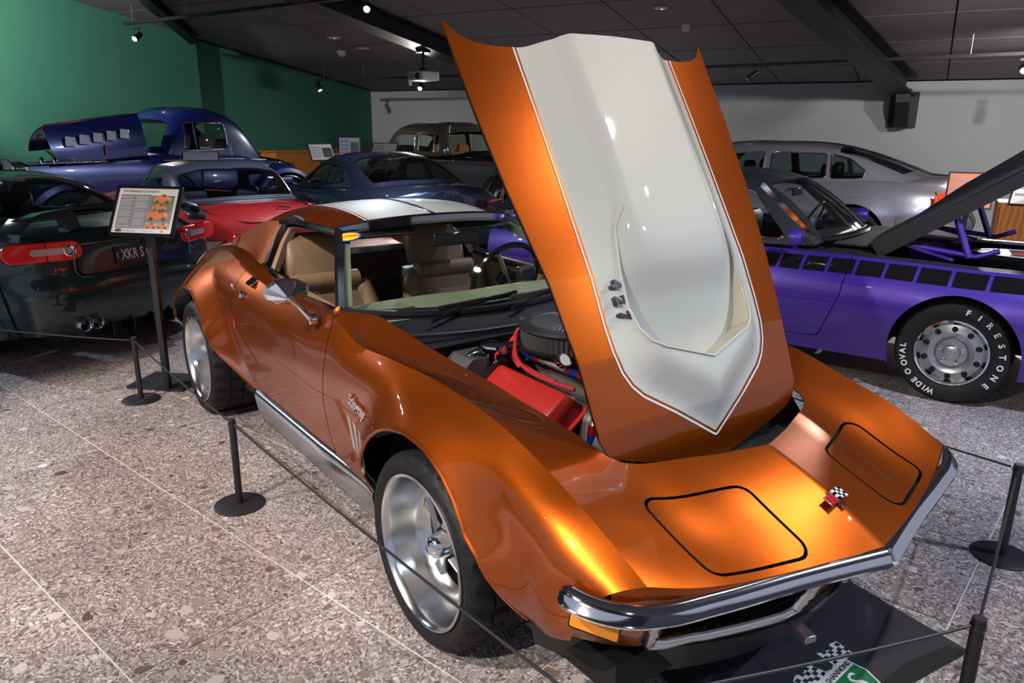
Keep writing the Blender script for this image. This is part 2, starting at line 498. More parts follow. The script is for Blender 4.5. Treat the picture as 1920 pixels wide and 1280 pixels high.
# ceiling panels: 1.2 x 0.6 lay-in tiles, each a piece of the ceiling
CA, CDX, CDY = RA, 1.26, 1.26
slope = math.atan(.135)
ctile = None; fart = []
ux = np.array([*E1, 0]); uy = np.array([*-EN, .135]); uy /= np.linalg.norm(uy); uz = np.cross(ux, uy)
cand = []
for i in range(0, 16):
    for j in range(0, 12):
        a = LEFT + .2 + CDX * (i + .5); d = .1 + CDY * (j + .5)
        x, y = rp(a, d); v = np.array([x, y]) - np.array(CAMP[:2])
        fw = v @ np.array([math.cos(YAW), math.sin(YAW)]); sd = abs(v @ np.array([math.sin(YAW), -math.cos(YAW)]))
        if a > RIGHT - .5: continue
        cand.append((fw > 1.0 and sd < fw * .8 + 1.0, x, y))
cme = None
for vis, x, y in cand:
    if cme is None:
        o = ob('ceiling_panel', prism(rrect(CDX - .022, CDY - .022, .004, 2), 0, .015), CEILM, ceiling, smooth_=False); cme = o.data
    else:
        o = bpy.data.objects.new('ceiling_panel', cme); COL.objects.link(o); o.parent = ceiling
    A = np.eye(4); A[:3, 0] = ux; A[:3, 1] = uy; A[:3, 2] = uz; A[:3, 3] = (x, y, ceil_z(x, y))
    if uz[2] < 0: A[:3, 2] *= -1; A[:3, 1] *= -1
    o.matrix_world = Matrix(A.tolist())

# ================================================================ CEILING FIXTURES
def cpt(a, d, drop=0.0):
    x, y = rp(a, d); return np.array([x, y, ceil_z(x, y) - drop])
def beam(name, A, B, w, h):
    A = np.array(A, float); B = np.array(B, float); t = B - A; t /= np.linalg.norm(t)
    s = np.cross(t, (0, 0, 1)); s /= np.linalg.norm(s); u = np.cross(s, t); f = .018
    prof = [(-w / 2, 0), (w / 2, 0), (w / 2, -f), (.012, -f), (.012, -h + f), (w / 2, -h + f), (w / 2, -h), (-w / 2, -h), (-w / 2, -h + f), (-.012, -h + f), (-.012, -f), (-w / 2, -f)]
    o = ob(name, loft([[P + s * a + u * b for a, b in prof] for P in (A, B)]), BEAMM, smooth_=False)
    return o
def steel_beam(label, A, B, w, h):
    return tag(beam('steel_beam', A, B, w, h), label, 'beam', 'roof beams')
b1 = steel_beam('dark steel roof beam running over the projector', cpt(-6.0, 1.2, .0), cpt(-6.35, 13, .0), .34, .26)
b2 = steel_beam('dark steel roof beam on the right ending at a wall bracket', cpt(.30, .35, .0), cpt(-1.6, 12, .0), .36, .30)
b3 = steel_beam('thin diagonal roof brace meeting the green wall', cpt(-10.3, 5.05, .02), cpt(-7.5, 8.7, .02), .16, .14)
# bracket where the beam meets the back wall
br = thing('beam_bracket', 'dark steel bracket on the grey back wall under the right beam', 'bracket', tuple(cpt(.3, .3, .5)))
fr0 = np.eye(4); fr0[:3, 0] = ux; fr0[:3, 1] = -np.array([*EN, 0]); fr0[:3, 2] = (0, 0, 1)
ob('bracket_plate', place(box(0, -.25, .02, .42, .07, .55), fr0), BEAMM, br, smooth_=False)
ob('bracket_knee', place(prism([(-.28, .32), (.30, .32), (.30, .12), (-.05, -.26), (-.28, -.26)], -.10, .10), np.array(fr0) @ np.array([[0, 0, 1, 0], [1, 0, 0, 0.05], [0, 1, 0, 0], [0, 0, 0, 1]])), BEAMM, br, smooth_=False)

TRACKM = mat('track_black', (.01, .01, .012), .4)
def track(label, a0, d0, a1, d1, drop, wires):
    A, B = cpt(a0, d0, drop), cpt(a1, d1, drop)
    t = thing('lighting_track', label, 'track', tuple(A), group='lighting tracks')
    L = B - A
    ob('rail', sweep([np.zeros(3), L], [(-.022, -.02), (.022, -.02), (.022, .02), (-.022, .02)]), TRACKM, t, smooth_=False)
    for w in wires:
        p = L * w
        ob('suspension_wire', tube([p, p + [0, 0, drop - .0]], .0035, 6), SILV, t)
track('black lighting track across the ceiling in front of the green wall', -9.9, 6.62, -2.6, 7.0, .25, (.03, .2, .38, .6, .85))
track('black lighting track near the far green corner', -10.0, 2.54, -4.2, 2.55, .25, (.04, .21, .38, .55, .72))
track('black lighting track on the right before the grey wall', -4.0, 2.57, 4.2, 3.0, .25, (.08, .24, .42, .62, .8))
track('black lighting track above the orange car', -6.0, 11.9, 4.5, 12.3, .25, (.1, .3, .5, .7, .9))
LENS = mat('lit_lamp_lens', (1, 1, 1), .3, emit=(1, .96, .92), es=45)
def lamp(label, pos, aim, watts, color, cone=50, rad=.05, r=.042, L=.17, blend=.6):
    pos = np.array(pos, float); aim = np.array(aim, float)
    t = thing('track_spotlight', label, 'spotlight', tuple(pos), group='track spotlights')
    d = aim - pos; d /= np.linalg.norm(d)
    fr = frame((0, 0, 0), np.cross(d, (0, 0.01, 1)), d)
    ob('lamp_body', place(lathe([(0, -L), (r * .92, -L), (r, -L + .01), (r, 0), (r * .86, 0), (r * .84, -.03), (0, -.03)], 24), fr), TRACKM, t)
    ob('lens', place(lathe([(r * .84, -.012), (r * .6, -.010), (0, -.009)], 24), fr), LENS, t)
    top = -d * L * .6
    ob('arm', tube([top, top + [0, 0, .05], top + [0, 0, .09]], .009, 8), TRACKM, t)
    ob('track_adapter', box(top[0], top[1], top[2] + .10, .03, .09, .03, rz=RA + 1.57), TRACKM, t, smooth_=False)
    if watts:
        s = spot_light(tuple(d * .03), tuple(d * 3), watts, color, cone, rad, blend)
        s.parent = t
    return t
# lamps seen in the photograph
lamp('lit spotlight glowing before the near green wall', (-11.10, .78, 2.80), (-8.5, -2.0, .6), 420, NEUT, 80)
lamp('lit spotlight glaring at the top edge over the beam', (-6.68, 2.39, 2.87), (-1.4, -1.2, .0), 480, COOL, 58)
lamp('lit spotlight under the projector', (-10.73, 5.36, 2.26), (-7.5, 2.4, .2), 900, NEUT, 85)
lamp('big bright spotlight at the right edge', (-2.30, 8.87, 2.30), (.2, 3.8, .2), 420, NEUT, 80)
lamp('small black spotlight turned down beside the green wall', (-12.82, 4.34, 2.26), (-11.6, 4.6, .3), 60, WARM, 55)
lamp('black spotlight tilted down before the grey wall', (-5.35, 7.63, 2.28), (-7.4, 6.1, .4), 420, NEUT, 80)
# unseen lamps: orange nose, high bonnet and floor lamps inferred, others added as fill
lamp('added unseen spotlight above the dark green coupe', (-7.6, -3.9, 3.5), (-5.2, -1.6, .6), 520, COOL, 60)  # extra fill for the background cars
lamp('added unseen spotlight aimed at the green wall', (-8.6, -2.2, 3.3), (-12.3, 1.3, 1.7), 760, NEUT, 62)
lamp('lit spotlight aimed at the orange nose', (1.3, -4.3, 3.5), (.55, -.35, .85), 420, (1, .90, .78), 40, blend=.5)
lamp('lit spotlight high over the bonnet', (1.15, 1.6, 3.4), (.45, -.35, .9), 140, (1, .92, .82), 62, rad=.06)
lamp('added unseen spotlight aimed along the orange flank', (-1.6, -4.5, 3.9), (-1.9, -.8, .5), 460, WARM, 44, blend=.4)
lamp('lit spotlight aimed at the paved floor', (.1, -4.0, 4.0), (-.9, -1.7, .0), 640, NEUT, 56, blend=.25)
lamp('added unseen spotlight aimed at the raised bonnet', (3.2, -1.6, 3.9), (.2, -.1, 1.3), 110, COOL, 40)
lamp('added unseen spotlight above the purple car', (1.6, 2.2, 3.3), (-1.2, 3.2, .5), 380, COOL, 85)
lamp('added unseen spotlight above the silver sedan', (-.6, 6.0, 2.9), (-3.6, 8.4, .8), 360, NEUT, 85)
lamp('added unseen spotlight before the grey wall', (-7.2, 7.0, 2.35), (-9.6, 8.7, 1.5), 190, NEUT, 95)  # wash added to brighten the grey wall
lamp('added unseen spotlight above the floor mat', (2.9, 2.4, 3.4), (1.0, .9, .0), 280, COOL, 60)
lamp('added unseen spotlight aimed at the right of the grey wall', (-1.2, 8.6, 2.45), (-4.2, 11.0, 1.3), 160, NEUT, 100)
lamp('added unseen spotlight above the red roadster', (-4.6, 2.4, 3.2), (-6.2, .8, .6), 460, COOL, 80)
lamp('added unseen spotlight over the windscreen of the orange car', (-1.3, 1.6, 3.5), (-1.4, .1, .8), 90, COOL, 60)
lamp('added unseen warm spotlight over the white information board', (.3, 4.3, 2.9), (-.5, 5.4, .9), 150, WARM, 60)  # put in to brighten the white board and the veneer
PLAST = mat('white_plastic', (.6, .58, .6), .45)
def disc(label, a, d, r, h, g=None):
    p = cpt(a, d, 0)
    t = thing('ceiling_detector', label, 'detector', tuple(p), group='ceiling detectors')
    ob('body', lathe([(0, -h), (r * .7, -h), (r, -h * .45), (r, 0.004), (0, 0.004)], 20), PLAST, t)
    if g: ob('indicator', lathe([(0, -h - .004), (.01, -h - .003), (.012, -h + .001)], 8, c=(r * .2, 0, 0)), mat('indicator_led', (.1, .7, .2), .3, emit=g, es=3), t)
    else: ob('collar', lathe([(r * 1.06, .002), (r * 1.06, -.012), (r, -.014)], 20), PLAST, t)
disc('flat white ceiling speaker with a green light', -7.85, 4.39, .115, .02, (.1, 1, .2))
disc('white dome smoke detector hanging left of the projector', -8.43, 3.55, .075, .085)
disc('flat white ceiling speaker next to the dome detector', -7.85, 3.68, .115, .018)
disc('flat white ceiling speaker with a yellow light over the open bonnet', -2.31, 4.77, .09, .02, (1, .8, .1))
disc('white dome smoke detector above the raised bonnet', -2.23, 3.95, .06, .075)

pj = thing('projector', 'white ceiling projector hanging from the roof beam', 'projector', tuple(cpt(-6.16, 4.33, .26)), rz=RA - .35)
ob('mount_plate', box(0, 0, -.01, .16, .16, .02), BLACK, pj, smooth_=False)
ob('mount_pole', tube([(0, 0, -.02), (0, 0, -.24)], .02, 10), BLACK, pj)
ob('mount_arm', box(0, 0, -.26, .12, .05, .05), BLACK, pj, smooth_=False)
ob('housing', box(0, 0, -.36, .40, .32, .13), PLAST, pj, smooth_=False, bevel=.015)
ob('lens_barrel', lathe([(0, -.19), (.045, -.19), (.05, -.15), (.05, -.12)], 20, axis='y', c=(.08, 0, -.36)), GLOSSB, pj)
ob('vent_grille', box(-.10, -.163, -.36, .14, .006, .09), SILV, pj, smooth_=False)
ob('foot', box(-.19, -.12, -.45, .02, .05, .08), PLAST, pj, smooth_=False)

# ================================================================ ORANGE SPORTS CAR
car = thing('sports_car', 'metallic orange sports car with its cream striped bonnet raised', 'car')
XF, XR, WZ = 0.0, -2.489, .312
ST = [
 [(1.013,0,.556),(.968,.22,.561),(.908,.45,.566),(.875,.56,.578),(.836,.672,.603),(.785,.730,.580),(.725,.752,.50),(.67,.742,.40),(.62,.70,.315)],
 [(.86,0,.634),(.825,.22,.612),(.775,.45,.602),(.75,.56,.625),(.72,.676,.660),(.67,.742,.625),(.63,.778,.53),(.60,.765,.40),(.56,.71,.31)],
 [(.74,0,.680),(.71,.22,.657),(.66,.45,.645),(.64,.56,.672),(.62,.675,.700),(.58,.742,.66),(.54,.776,.55),(.51,.755,.40),(.47,.69,.30)],
 [(.62,0,.715),(.59,.22,.695),(.54,.45,.688),(.52,.56,.712),(.50,.668,.735),(.47,.738,.69),(.44,.772,.56),(.41,.75,.40),(.38,.69,.30)],
 [(.42,0,.75),(.40,.22,.74),(.38,.455,.735),(.36,.545,.752),(.33,.667,.784),(.32,.735,.72),(.31,.766,.58),(.30,.75,.4),(.30,.69,.28)],
 [(.13,0,.79),(.13,.22,.785),(.13,.46,.762),(.13,.56,.782),(.13,.667,.815),(.13,.738,.74),(.13,.764,.58),(.13,.75,.4),(.13,.69,.25)],
 [(-.05,0,.80),(-.05,.22,.80),(-.05,.47,.786),(-.05,.575,.796),(-.05,.672,.832),(-.05,.742,.755),(-.05,.764,.60),(-.05,.75,.4),(-.05,.69,.22)],
 [(-.30,0,.83),(-.30,.22,.83),(-.30,.48,.806),(-.30,.61,.802),(-.30,.692,.840),(-.30,.742,.77),(-.30,.760,.62),(-.30,.742,.4),(-.30,.688,.2)],
 [(-.56,0,.86),(-.56,.22,.86),(-.56,.50,.846),(-.56,.63,.832),(-.56,.698,.838),(-.56,.733,.77),(-.56,.752,.63),(-.56,.735,.4),(-.56,.685,.2)],
 [(-.76,0,.90),(-.76,.22,.90),(-.76,.54,.897),(-.76,.645,.902),(-.76,.694,.888),(-.76,.722,.80),(-.76,.747,.63),(-.76,.73,.4),(-.76,.685,.2)],
 [(-1.0,0,.88),(-1.0,.22,.88),(-1.0,.55,.89),(-1.0,.645,.886),(-1.0,.690,.868),(-1.0,.724,.79),(-1.0,.748,.63),(-1.0,.73,.4),(-1.0,.685,.2)],
 [(-1.3,0,.88),(-1.3,.22,.88),(-1.3,.54,.88),(-1.3,.632,.878),(-1.3,.683,.860),(-1.3,.724,.78),(-1.3,.747,.62),(-1.3,.728,.4),(-1.3,.685,.2)],
 [(-1.6,0,.88),(-1.6,.22,.88),(-1.6,.53,.89),(-1.6,.618,.892),(-1.6,.674,.874),(-1.6,.724,.79),(-1.6,.745,.62),(-1.6,.726,.4),(-1.6,.685,.2)],
 [(-1.9,0,.90),(-1.9,.22,.90),(-1.9,.50,.915),(-1.9,.592,.925),(-1.9,.662,.905),(-1.9,.724,.815),(-1.9,.742,.62),(-1.9,.722,.4),(-1.9,.68,.2)],
 [(-2.15,0,.90),(-2.15,.22,.90),(-2.15,.46,.91),(-2.15,.55,.938),(-2.15,.636,.925),(-2.15,.712,.83),(-2.15,.738,.62),(-2.15,.72,.4),(-2.15,.68,.22)],
 [(-2.4,0,.885),(-2.4,.22,.888),(-2.4,.44,.90),(-2.4,.53,.932),(-2.4,.61,.922),(-2.4,.695,.83),(-2.4,.733,.62),(-2.4,.72,.4),(-2.4,.68,.24)],
 [(-2.75,0,.86),(-2.75,.22,.862),(-2.75,.43,.872),(-2.75,.52,.895),(-2.75,.592,.875),(-2.75,.68,.785),(-2.75,.73,.60),(-2.75,.71,.4),(-2.75,.66,.26)],
 [(-3.15,0,.815),(-3.15,.22,.815),(-3.15,.38,.82),(-3.15,.45,.822),(-3.15,.515,.79),(-3.15,.58,.72),(-3.15,.63,.58),(-3.15,.62,.42),(-3.15,.58,.30)],
 [(-3.48,0,.775),(-3.48,.20,.775),(-3.46,.32,.765),(-3.46,.38,.752),(-3.45,.425,.72),(-3.44,.475,.66),(-3.43,.505,.55),(-3.43,.50,.42),(-3.44,.46,.33)],
]
body = net(ST, .015, .0125, cv=(4,), flip=True)
X, Y, Z, U, Vc = body.V.T
# creases of the crest fade behind the front wheel: soften by nothing here, smoothing is by shading angle
# flares
def arch_poly(cx, r, fwd, aft, n=26):
    P = []
    for i in range(n + 1):
        a = math.radians(-8 + 196 * i / n); P.append((cx + r * math.cos(a), WZ + r * math.sin(a)))
    P = [p for p in P if p[1] > .30]
    return fwd + P + aft
ARF = [(.50, .10), (.485, .34), (.425, .425), (.375, .50)] + [(XF + .392 * math.cos(math.radians(a)), WZ + .392 * math.sin(math.radians(a))) for a in range(34, 172, 6)] + [(-.375, .36), (-.37, .10)]
ARR = [(-1.72, .10), (-1.73, .335), (-1.86, .352), (-1.95, .395), (-2.03, .445), (-2.08, .51)] + [(XR + .40 * math.cos(math.radians(a)), WZ + .40 * math.sin(math.radians(a))) for a in range(34, 178, 6)] + [(-2.89, .30), (-2.90, .10)]
sf = sdpoly(X, Z, ARF); sr = sdpoly(X, Z, ARR)
side = smooth((Vc - 4.0) / .8)
wf = smooth((Z - .28) / .22) * smooth((.60 - X) / .2 + .25)
Y += side * .050 * wf * np.clip(1 - np.maximum(sf, 0) / .15, 0, 1)**2
lo = smooth((Z - .34) / .16)
fr_ = np.clip(1 - np.maximum(sr, 0) / .15, 0, 1)
Y += side * (.080 + .015 * smooth((-2.62 - X) / .22)) * (lo * .85 + .15) * smooth((X + 3.18) / .25) * smooth((-1.70 - X) / .22) * fr_**1.15
body.V[:, 1] = Y
# hood + cockpit opening
OPEN = [(.652, -.3), (.652, 0), (.600, .16), (.512, .385), (.492, .42), (.455, .445), (.40, .454), (.13, .458), (-.05, .468), (-.30, .478), (-.56, .498), (-.70, .54), (-.775, .640), (-1.0, .640), (-1.3, .628), (-1.6, .613), (-1.9, .585), (-2.02, .52), (-2.04, .45), (-2.04, -.3)]
body, _ = cut(body, sdpoly(body.V[:, 0], body.V[:, 1], OPEN))
sd = sdpoly(body.V[:, 0], body.V[:, 2], ARF); body, _ = cut(body, np.where(body.V[:, 4] > 4.3, sd, 1))
sd = sdpoly(body.V[:, 0], body.V[:, 2], ARR); body, _ = cut(body, np.where(body.V[:, 4] > 4.3, sd, 1))
# lower edge of the nose corner and sill
body, _ = cut(body, np.where(body.V[:, 4] > 6, body.V[:, 2] - np.interp(body.V[:, 0], [-3.6, -2.9, -1.75, -.35, .45, .50, .66, .8], [.33, .31, .335, .33, .30, .335, .385, .44]), 1))
# headlamp lids
HL = [(.600, .49), (.712, .185), (.955, .195), (.872, .49)]
def hls(m): return np.where(m.V[:, 4] < 3.6, sdround(m.V[:, 0], m.V[:, 1], HL, .045), 1)
body, hl = cut(body, hls(body)); _, hl = cut(hl, hls(hl) + .009)
# doors
DOOR = [(-.76, 1.2), (-.76, .93), (-.752, .85), (-.765, .70), (-.770, .55), (-.755, .44), (-.735, .355), (-1.62, .352), (-1.70, .40), (-1.83, .51), (-1.90, .60), (-1.905, .70), (-1.885, .80), (-1.85, .93), (-1.85, 1.2)]
def drs(m): return np.where(m.V[:, 4] > 2.5, sdpoly(m.V[:, 0], m.V[:, 2], DOOR), 1)
body, door = cut(body, drs(body)); _, door = cut(door, drs(door) + .0055)
ob('body_shell', both(body), ORANGE, car, solid=.004, sharp=30, rim=BLACK)
nl = net([[p for p in ST[0][:6]], [(x + .002, y, z - .03) for x, y, z in ST[0][:6]], [(x - .05, y - .02 * (y > .6), z - .07) for x, y, z in ST[0][:6]]], .02, .03, cv=(4,))
ob('nose_lip', both(nl), ORANGE, car, solid=.004)
ob('headlamp_lid', hl, ORANGE, car, solid=.008, rim=BLACK); ob('headlamp_lid', mir(hl), ORANGE, car, solid=.008, rim=BLACK)
dL = ob('door', door, ORANGE, car, solid=.012, sharp=30, rim=BLACK); dR = ob('door', mir(door), ORANGE, car, solid=.012, sharp=30, rim=BLACK)
for AP in (ARF, ARR):
    pts = [p for p in AP if p[1] > .315]; dn = []
    for a, b in zip(pts[:-1], pts[1:]): dn += [(a[0] + (b[0] - a[0]) * k / 3, a[1] + (b[1] - a[1]) * k / 3) for k in range(3)]
    L3 = []
    for x, z in dn:
        d = (body.V[:, 0] - x)**2 + (body.V[:, 2] - z)**2 + (body.V[:, 4] < 4.3) * 9; i = np.argsort(d)[:2]
        L3.append((x, float(np.mean(body.V[i, 1])) - .002, z))
    L3 = np.array(L3); L3[1:-1, 1] = (L3[:-2, 1] + L3[1:-1, 1] + L3[2:, 1]) / 3
    for sg in (1, -1): ob('arch_lip', tube(L3 * [1, sg, 1], .0065, 8), ORANGE, car)
# dark backing behind the shut gaps
back = net([[(x, y - .03, z) for (x, y, z) in r[4:8]] for r in ST[8:15]], .06, .05, flip=True)
ob('door_jamb', back, DARK, car); ob('door_jamb', mir(back), DARK, car)
nb = net([[(x - .01, y, z - .03) for (x, y, z) in r[0:5]] for r in ST[0:4]], .05, .05, flip=True)
ob('nose_backing', both(nb), DARK, car)
# tail panel
last = np.array(ST[-1]); tp = np.vstack([last, [(-3.45, 0, .33)]])
ob('tail_panel', both(M(np.vstack([last, [(-3.50, 0, .33)]]), [(9, i, i + 1) for i in range(8)])), ORANGE, car, solid=.01)
ob('tail_spoiler', both(net([[(-3.46, y, z) for y, z in ((0, .78), (.20, .778), (.34, .760), (.435, .705), (.495, .60), (.515, .46))], [(-3.52, y, z) for y, z in ((0, .805), (.20, .80), (.36, .775), (.462, .715), (.525, .605), (.545, .46))], [(-3.54, y, z) for y, z in ((0, .78), (.20, .775), (.34, .755), (.44, .70), (.50, .60), (.52, .46))]], .04, .04, cu=(1,), flip=True)), CREAM, car, solid=.008)
# wheel wells
for cx, r, y0 in ((XF, .405, .68), (XR, .415, .655)):
    for sg in (1, -1):
        q = lathe([(r, y0), (r, .49), (.02, .49)], 48, axis='y', c=(cx, 0, WZ)); q, _ = cut(q, q.V[:, 2] - .25)
        ob('wheel_well', q if sg > 0 else mir(q), DARK, car)
# rocker mouldings
rk = net([[(x, y + .004, z) for y, z in ((.700, .348), (.722, .340), (.727, .318), (.712, .245), (.69, .195), (.66, .19))] for x in (-1.66, -1.3, -.9, -.45)] + [[(-.375, y + .006, z) for y, z in ((.715, .352), (.735, .342), (.735, .315), (.715, .25), (.69, .20), (.66, .195))]], .08, .012, cv=(2,), flip=True)
for q in (rk, mir(rk)): ob('rocker_moulding', q, ALU, car, solid=.006)
ob('underbody', box(-1.24, 0, .245, 3.9, 1.25, .10), DARK, car, smooth_=False)

# ---- hood, in its own raised frame
HO = np.array([.445, 0, .72]); HD = np.array([-.484, 0, .875]); HD /= np.linalg.norm(HD); HN = np.array([HD[2], 0, -HD[0]])
def n_base(s, t):
    e = np.interp(s, [-.14, -.05, .05, .24, .48, .77, 1.0, 1.19, 1.33], [-.045, -.018, .008, .030, .043, .035, .027, .018, .014])
    return e + .022 * (1 - (t / .5)**2) - .008
STRIPE = [(-.038, 0), (.125, .255), (.158, .287), (.200, .310), (.26, .324), (.34, .330), (1.6, .330), (1.6, -.330), (.34, -.330), (.26, -.324), (.200, -.310), (.158, -.287), (.125, -.255)]
REC = [(.178, 0), (.238, .185), (.262, .222), (.305, .248), (.37, .262), (.48, .258), (.60, .236), (.665, .20), (.665, -.20), (.60, -.236), (.48, -.258), (.37, -.262), (.305, -.248), (.262, -.222), (.238, -.185)]
def dome_t(s, t):
    tw = np.interp(s, [.3, .5, .75, 1.24], [.16, .165, .165, .172]); ft = np.interp(s, [.3, .5, .75, 1.24], [.312, .310, .296, .288])
    return smooth((ft - np.abs(t)) / (ft - tw))
def n_out(s, t):
    d = np.maximum(-sdpoly(s, t, STRIPE), 0)
    tent = .004 * np.maximum(0, 1 - np.abs(t) / .25) * smooth((.25 - s) / .1)
    return n_base(s, t) + np.maximum(.048 * smooth(d / .13), .078 * dome_t(s, t) * smooth((s - .40) / .24)) + tent
def n_in(s, t):
    st = np.sqrt(np.clip(1 - (np.abs(t) / .285)**2.6, 0, 1))
    a = n_base(s, t) - .050 + .126 * smooth((s - .16) / .46) * (.15 + .85 * st)
    b = n_base(s, t) + .078 * dome_t(s, t); k = smooth((s - .38) / .28)
    return a * (1 - k) + b * k
def hpt(s, t, n): return HO + np.outer(s, HD) + np.outer(n, HN) + np.outer(t, (0, 1, 0))
ns, nt = 190, 131
SS, TT = np.meshgrid(np.linspace(-.16, 1.36, ns), np.linspace(-.58, .58, nt), indexing='ij')
hood = M(np.stack([SS.ravel(), TT.ravel(), 0 * SS.ravel(), SS.ravel(), TT.ravel()], 1), gridfaces(ns, nt, True))
OUT = [(-.125, 0), (-.06, .30), (-.035, .385), (-.012, .425), (.03, .445), (.10, .450), (.24, .458), (.48, .482), (.77, .522), (1.0, .542), (1.19, .550), (1.315, .556), (1.262, .515), (1.238, .47), (1.226, .40), (1.224, .30), (1.228, .24), (1.232, 0)]
OUT = OUT + [(s, -t) for s, t in reversed(OUT[1:-1])]
_, hood = cut(hood, sdpoly(hood.V[:, 0], hood.V[:, 1], OUT))
def hmesh(m, fn):
    return M(hpt(m.V[:, 0], m.V[:, 1], fn(m.V[:, 0], m.V[:, 1])), m.F)
h_o, h_in = cut(hood, sdpoly(hood.V[:, 0], hood.V[:, 1], STRIPE))
hood_root = ob('hood', hmesh(h_o, n_out), ORANGE, car, solid=.006, sharp=50)
hood_root['label'] = 'raised orange bonnet with cream centre stripe'
h_s, h_r = cut(h_in, sdpoly(h_in.V[:, 0], h_in.V[:, 1], REC))
ob('stripe_panel', join(hmesh(h_s, n_out), hmesh(h_r, n_in), weld=True), CREAM, hood_root, solid=.008, sharp=50)
# pin stripe just outside the cream field
for m in (h_o,):
    d = sdpoly(m.V[:, 0], m.V[:, 1], STRIPE); a, b = cut(m, d - .008); a2, b2 = cut(a, sdpoly(a.V[:, 0], a.V[:, 1], STRIPE) - .0145)
    ob('pinstripe', hmesh(b2, lambda s, t: n_out(s, t) + .0012), WHITE, hood_root)
# scoop wall
rp_ = []
for i in range(len(REC)):
    a, b = np.array(REC[i]), np.array(REC[(i + 1) % len(REC)])
    if a[0] > .62 and b[0] > .62: continue
    for k in range(6): rp_.append(a + (b - a) * k / 6)
    rp_.append(b)
rp_ = np.array(rp_)
# order: from (.665,-.2) round the nose to (.665,.2)
i0 = len(REC)
seq = [np.array(p) for p in (REC[8:] + REC[:8])]
dense = []
for a, b in zip(seq[:-1], seq[1:]): dense += [a + (b - a) * k / 8 for k in range(8)]
dense.append(seq[-1]); dense = np.array(dense)
vt = hpt(dense[:, 0], dense[:, 1], n_out(dense[:, 0], dense[:, 1])); vb = hpt(dense[:, 0], dense[:, 1], np.minimum(n_in(dense[:, 0], dense[:, 1]), n_out(dense[:, 0], dense[:, 1])))
nn = len(dense)
ob('scoop_wall', M(np.vstack([vt, vb]), [(i, i + 1, nn + i + 1, nn + i) for i in range(nn - 1)]), mat('ivory_paint', (.66, .62, .48), .4, 0, .6), hood_root, sharp=30)
# bright bead along the scoop edge
ob('scoop_bead', tube(vt + HN * .001, .0045, 6), CREAM, hood_root)
# hood underside liner
_, hood_i = cut(hood, sdpoly(hood.V[:, 0], hood.V[:, 1], OUT) + .03)
h_u = hmesh(hood_i, lambda s, t: n_base(s, t) * 1.0 - .05); ob('hood_liner', M(h_u.V, [f for f in h_u.F]), BLACK, hood_root)
# bolted black number badges
for ch, s in (('4', .443), ('2', .396), ('7', .350)):
    p = hpt(np.array([s]), np.array([-.282]), n_out(np.array([s]), np.array([-.282])))[0]
    text('badge_numeral', ch, .050, GLOSSB, hood_root, frame(p + HN * .004, -HD, HN), .009, bold=.0022)

# ---- cowl, windscreen, roof
ob('cowl_panel', both(net([[(-.46, y, z) for y, z in ((0, .80), (.25, .80), (.48, .795))], [(-.56, y, z) for y, z in ((0, .825), (.25, .825), (.50, .83))], [(-.64, 0, .868), (-.66, .25, .872), (-.73, .53, .885)], [(-.70, 0, .875), (-.72, .25, .88), (-.80, .60, .895)]], .03, .03, cu=(2,), flip=True)), mat('cowl_black', (.006, .007, .010), .6, spec=.2), car, solid=.006)
WB = [(-.625, 0, .868), (-.640, .22, .872), (-.69, .45, .884), (-.785, .655, .905)]
WT = [(-1.150, 0, 1.176), (-1.160, .20, 1.171), (-1.185, .345, 1.158), (-1.228, .452, 1.138)]
WM = [tuple((np.array(a) + np.array(b)) / 2 + np.array([.012, .006 * (i == 3), .016])) for i, (a, b) in enumerate(zip(WB, WT))]
ws = net([WB, WM, WT], .05, .05, flip=True)
ob('windscreen', both(ws), GLASS, car)
wsf = curve([(x, -y, z) for x, y, z in reversed(WB)] + WB[1:], 8); wtf = curve([(x, -y, z) for x, y, z in reversed(WT)] + WT[1:], 8)
ob('windscreen_header', sweep(wtf + [0, 0, .004], [(-.012, -.022), (.012, -.022), (.014, .012), (0, .02), (-.012, .014)]), CHROME, car, sharp=30)
ob('windscreen_gasket', sweep(wsf, [(-.012, -.008), (.012, -.008), (.012, .010), (-.012, .010)]), BLACK, car, sharp=30)
for sg in (1, -1):
    pp = [(WB[3][0], sg * WB[3][1], WB[3][2]), (WM[3][0], sg * WM[3][1], WM[3][2]), (WT[3][0], sg * WT[3][1], WT[3][2])]
    ob('windscreen_pillar', sweep(curve(pp, 6), [(-.010, -.030), (.010, -.030), (.018, -.006), (.018, .010), (-.006, .022), (-.018, .010)], up=(0.8, sg * .3, 0.4)), CHROME, car, sharp=30)
    ob('pillar_lining', sweep(curve([(x - .02, y - sg * .045, z - .012) for x, y, z in pp], 6), [(-.012, -.02), (.012, -.02), (.012, .02), (-.012, .02)], up=(0.8, sg * .3, 0.4)), DASH, car, sharp=30)
RF = [[(-1.155,0,1.186),(-1.165,.2,1.180),(-1.188,.345,1.166),(-1.232,.456,1.144)],
      [(-1.45,0,1.218),(-1.45,.2,1.212),(-1.46,.36,1.194),(-1.49,.474,1.148)],
      [(-1.75,0,1.216),(-1.75,.2,1.209),(-1.76,.37,1.186),(-1.79,.486,1.132)],
      [(-2.03,0,1.178),(-2.03,.2,1.170),(-2.03,.37,1.150),(-2.04,.486,1.104)]]
roof = net(RF, .025, .014, flip=True)
def rst(m): return m.V[:, 1] - np.interp(m.V[:, 0], [-2.05, -1.6, -1.15], [.30, .325, .325])
r_o, r_c = cut(roof, rst(roof)); r_c1, r_c2 = cut(r_c, rst(r_c) + .014); r_p, r_g = cut(r_c1, rst(r_c1) + .007)
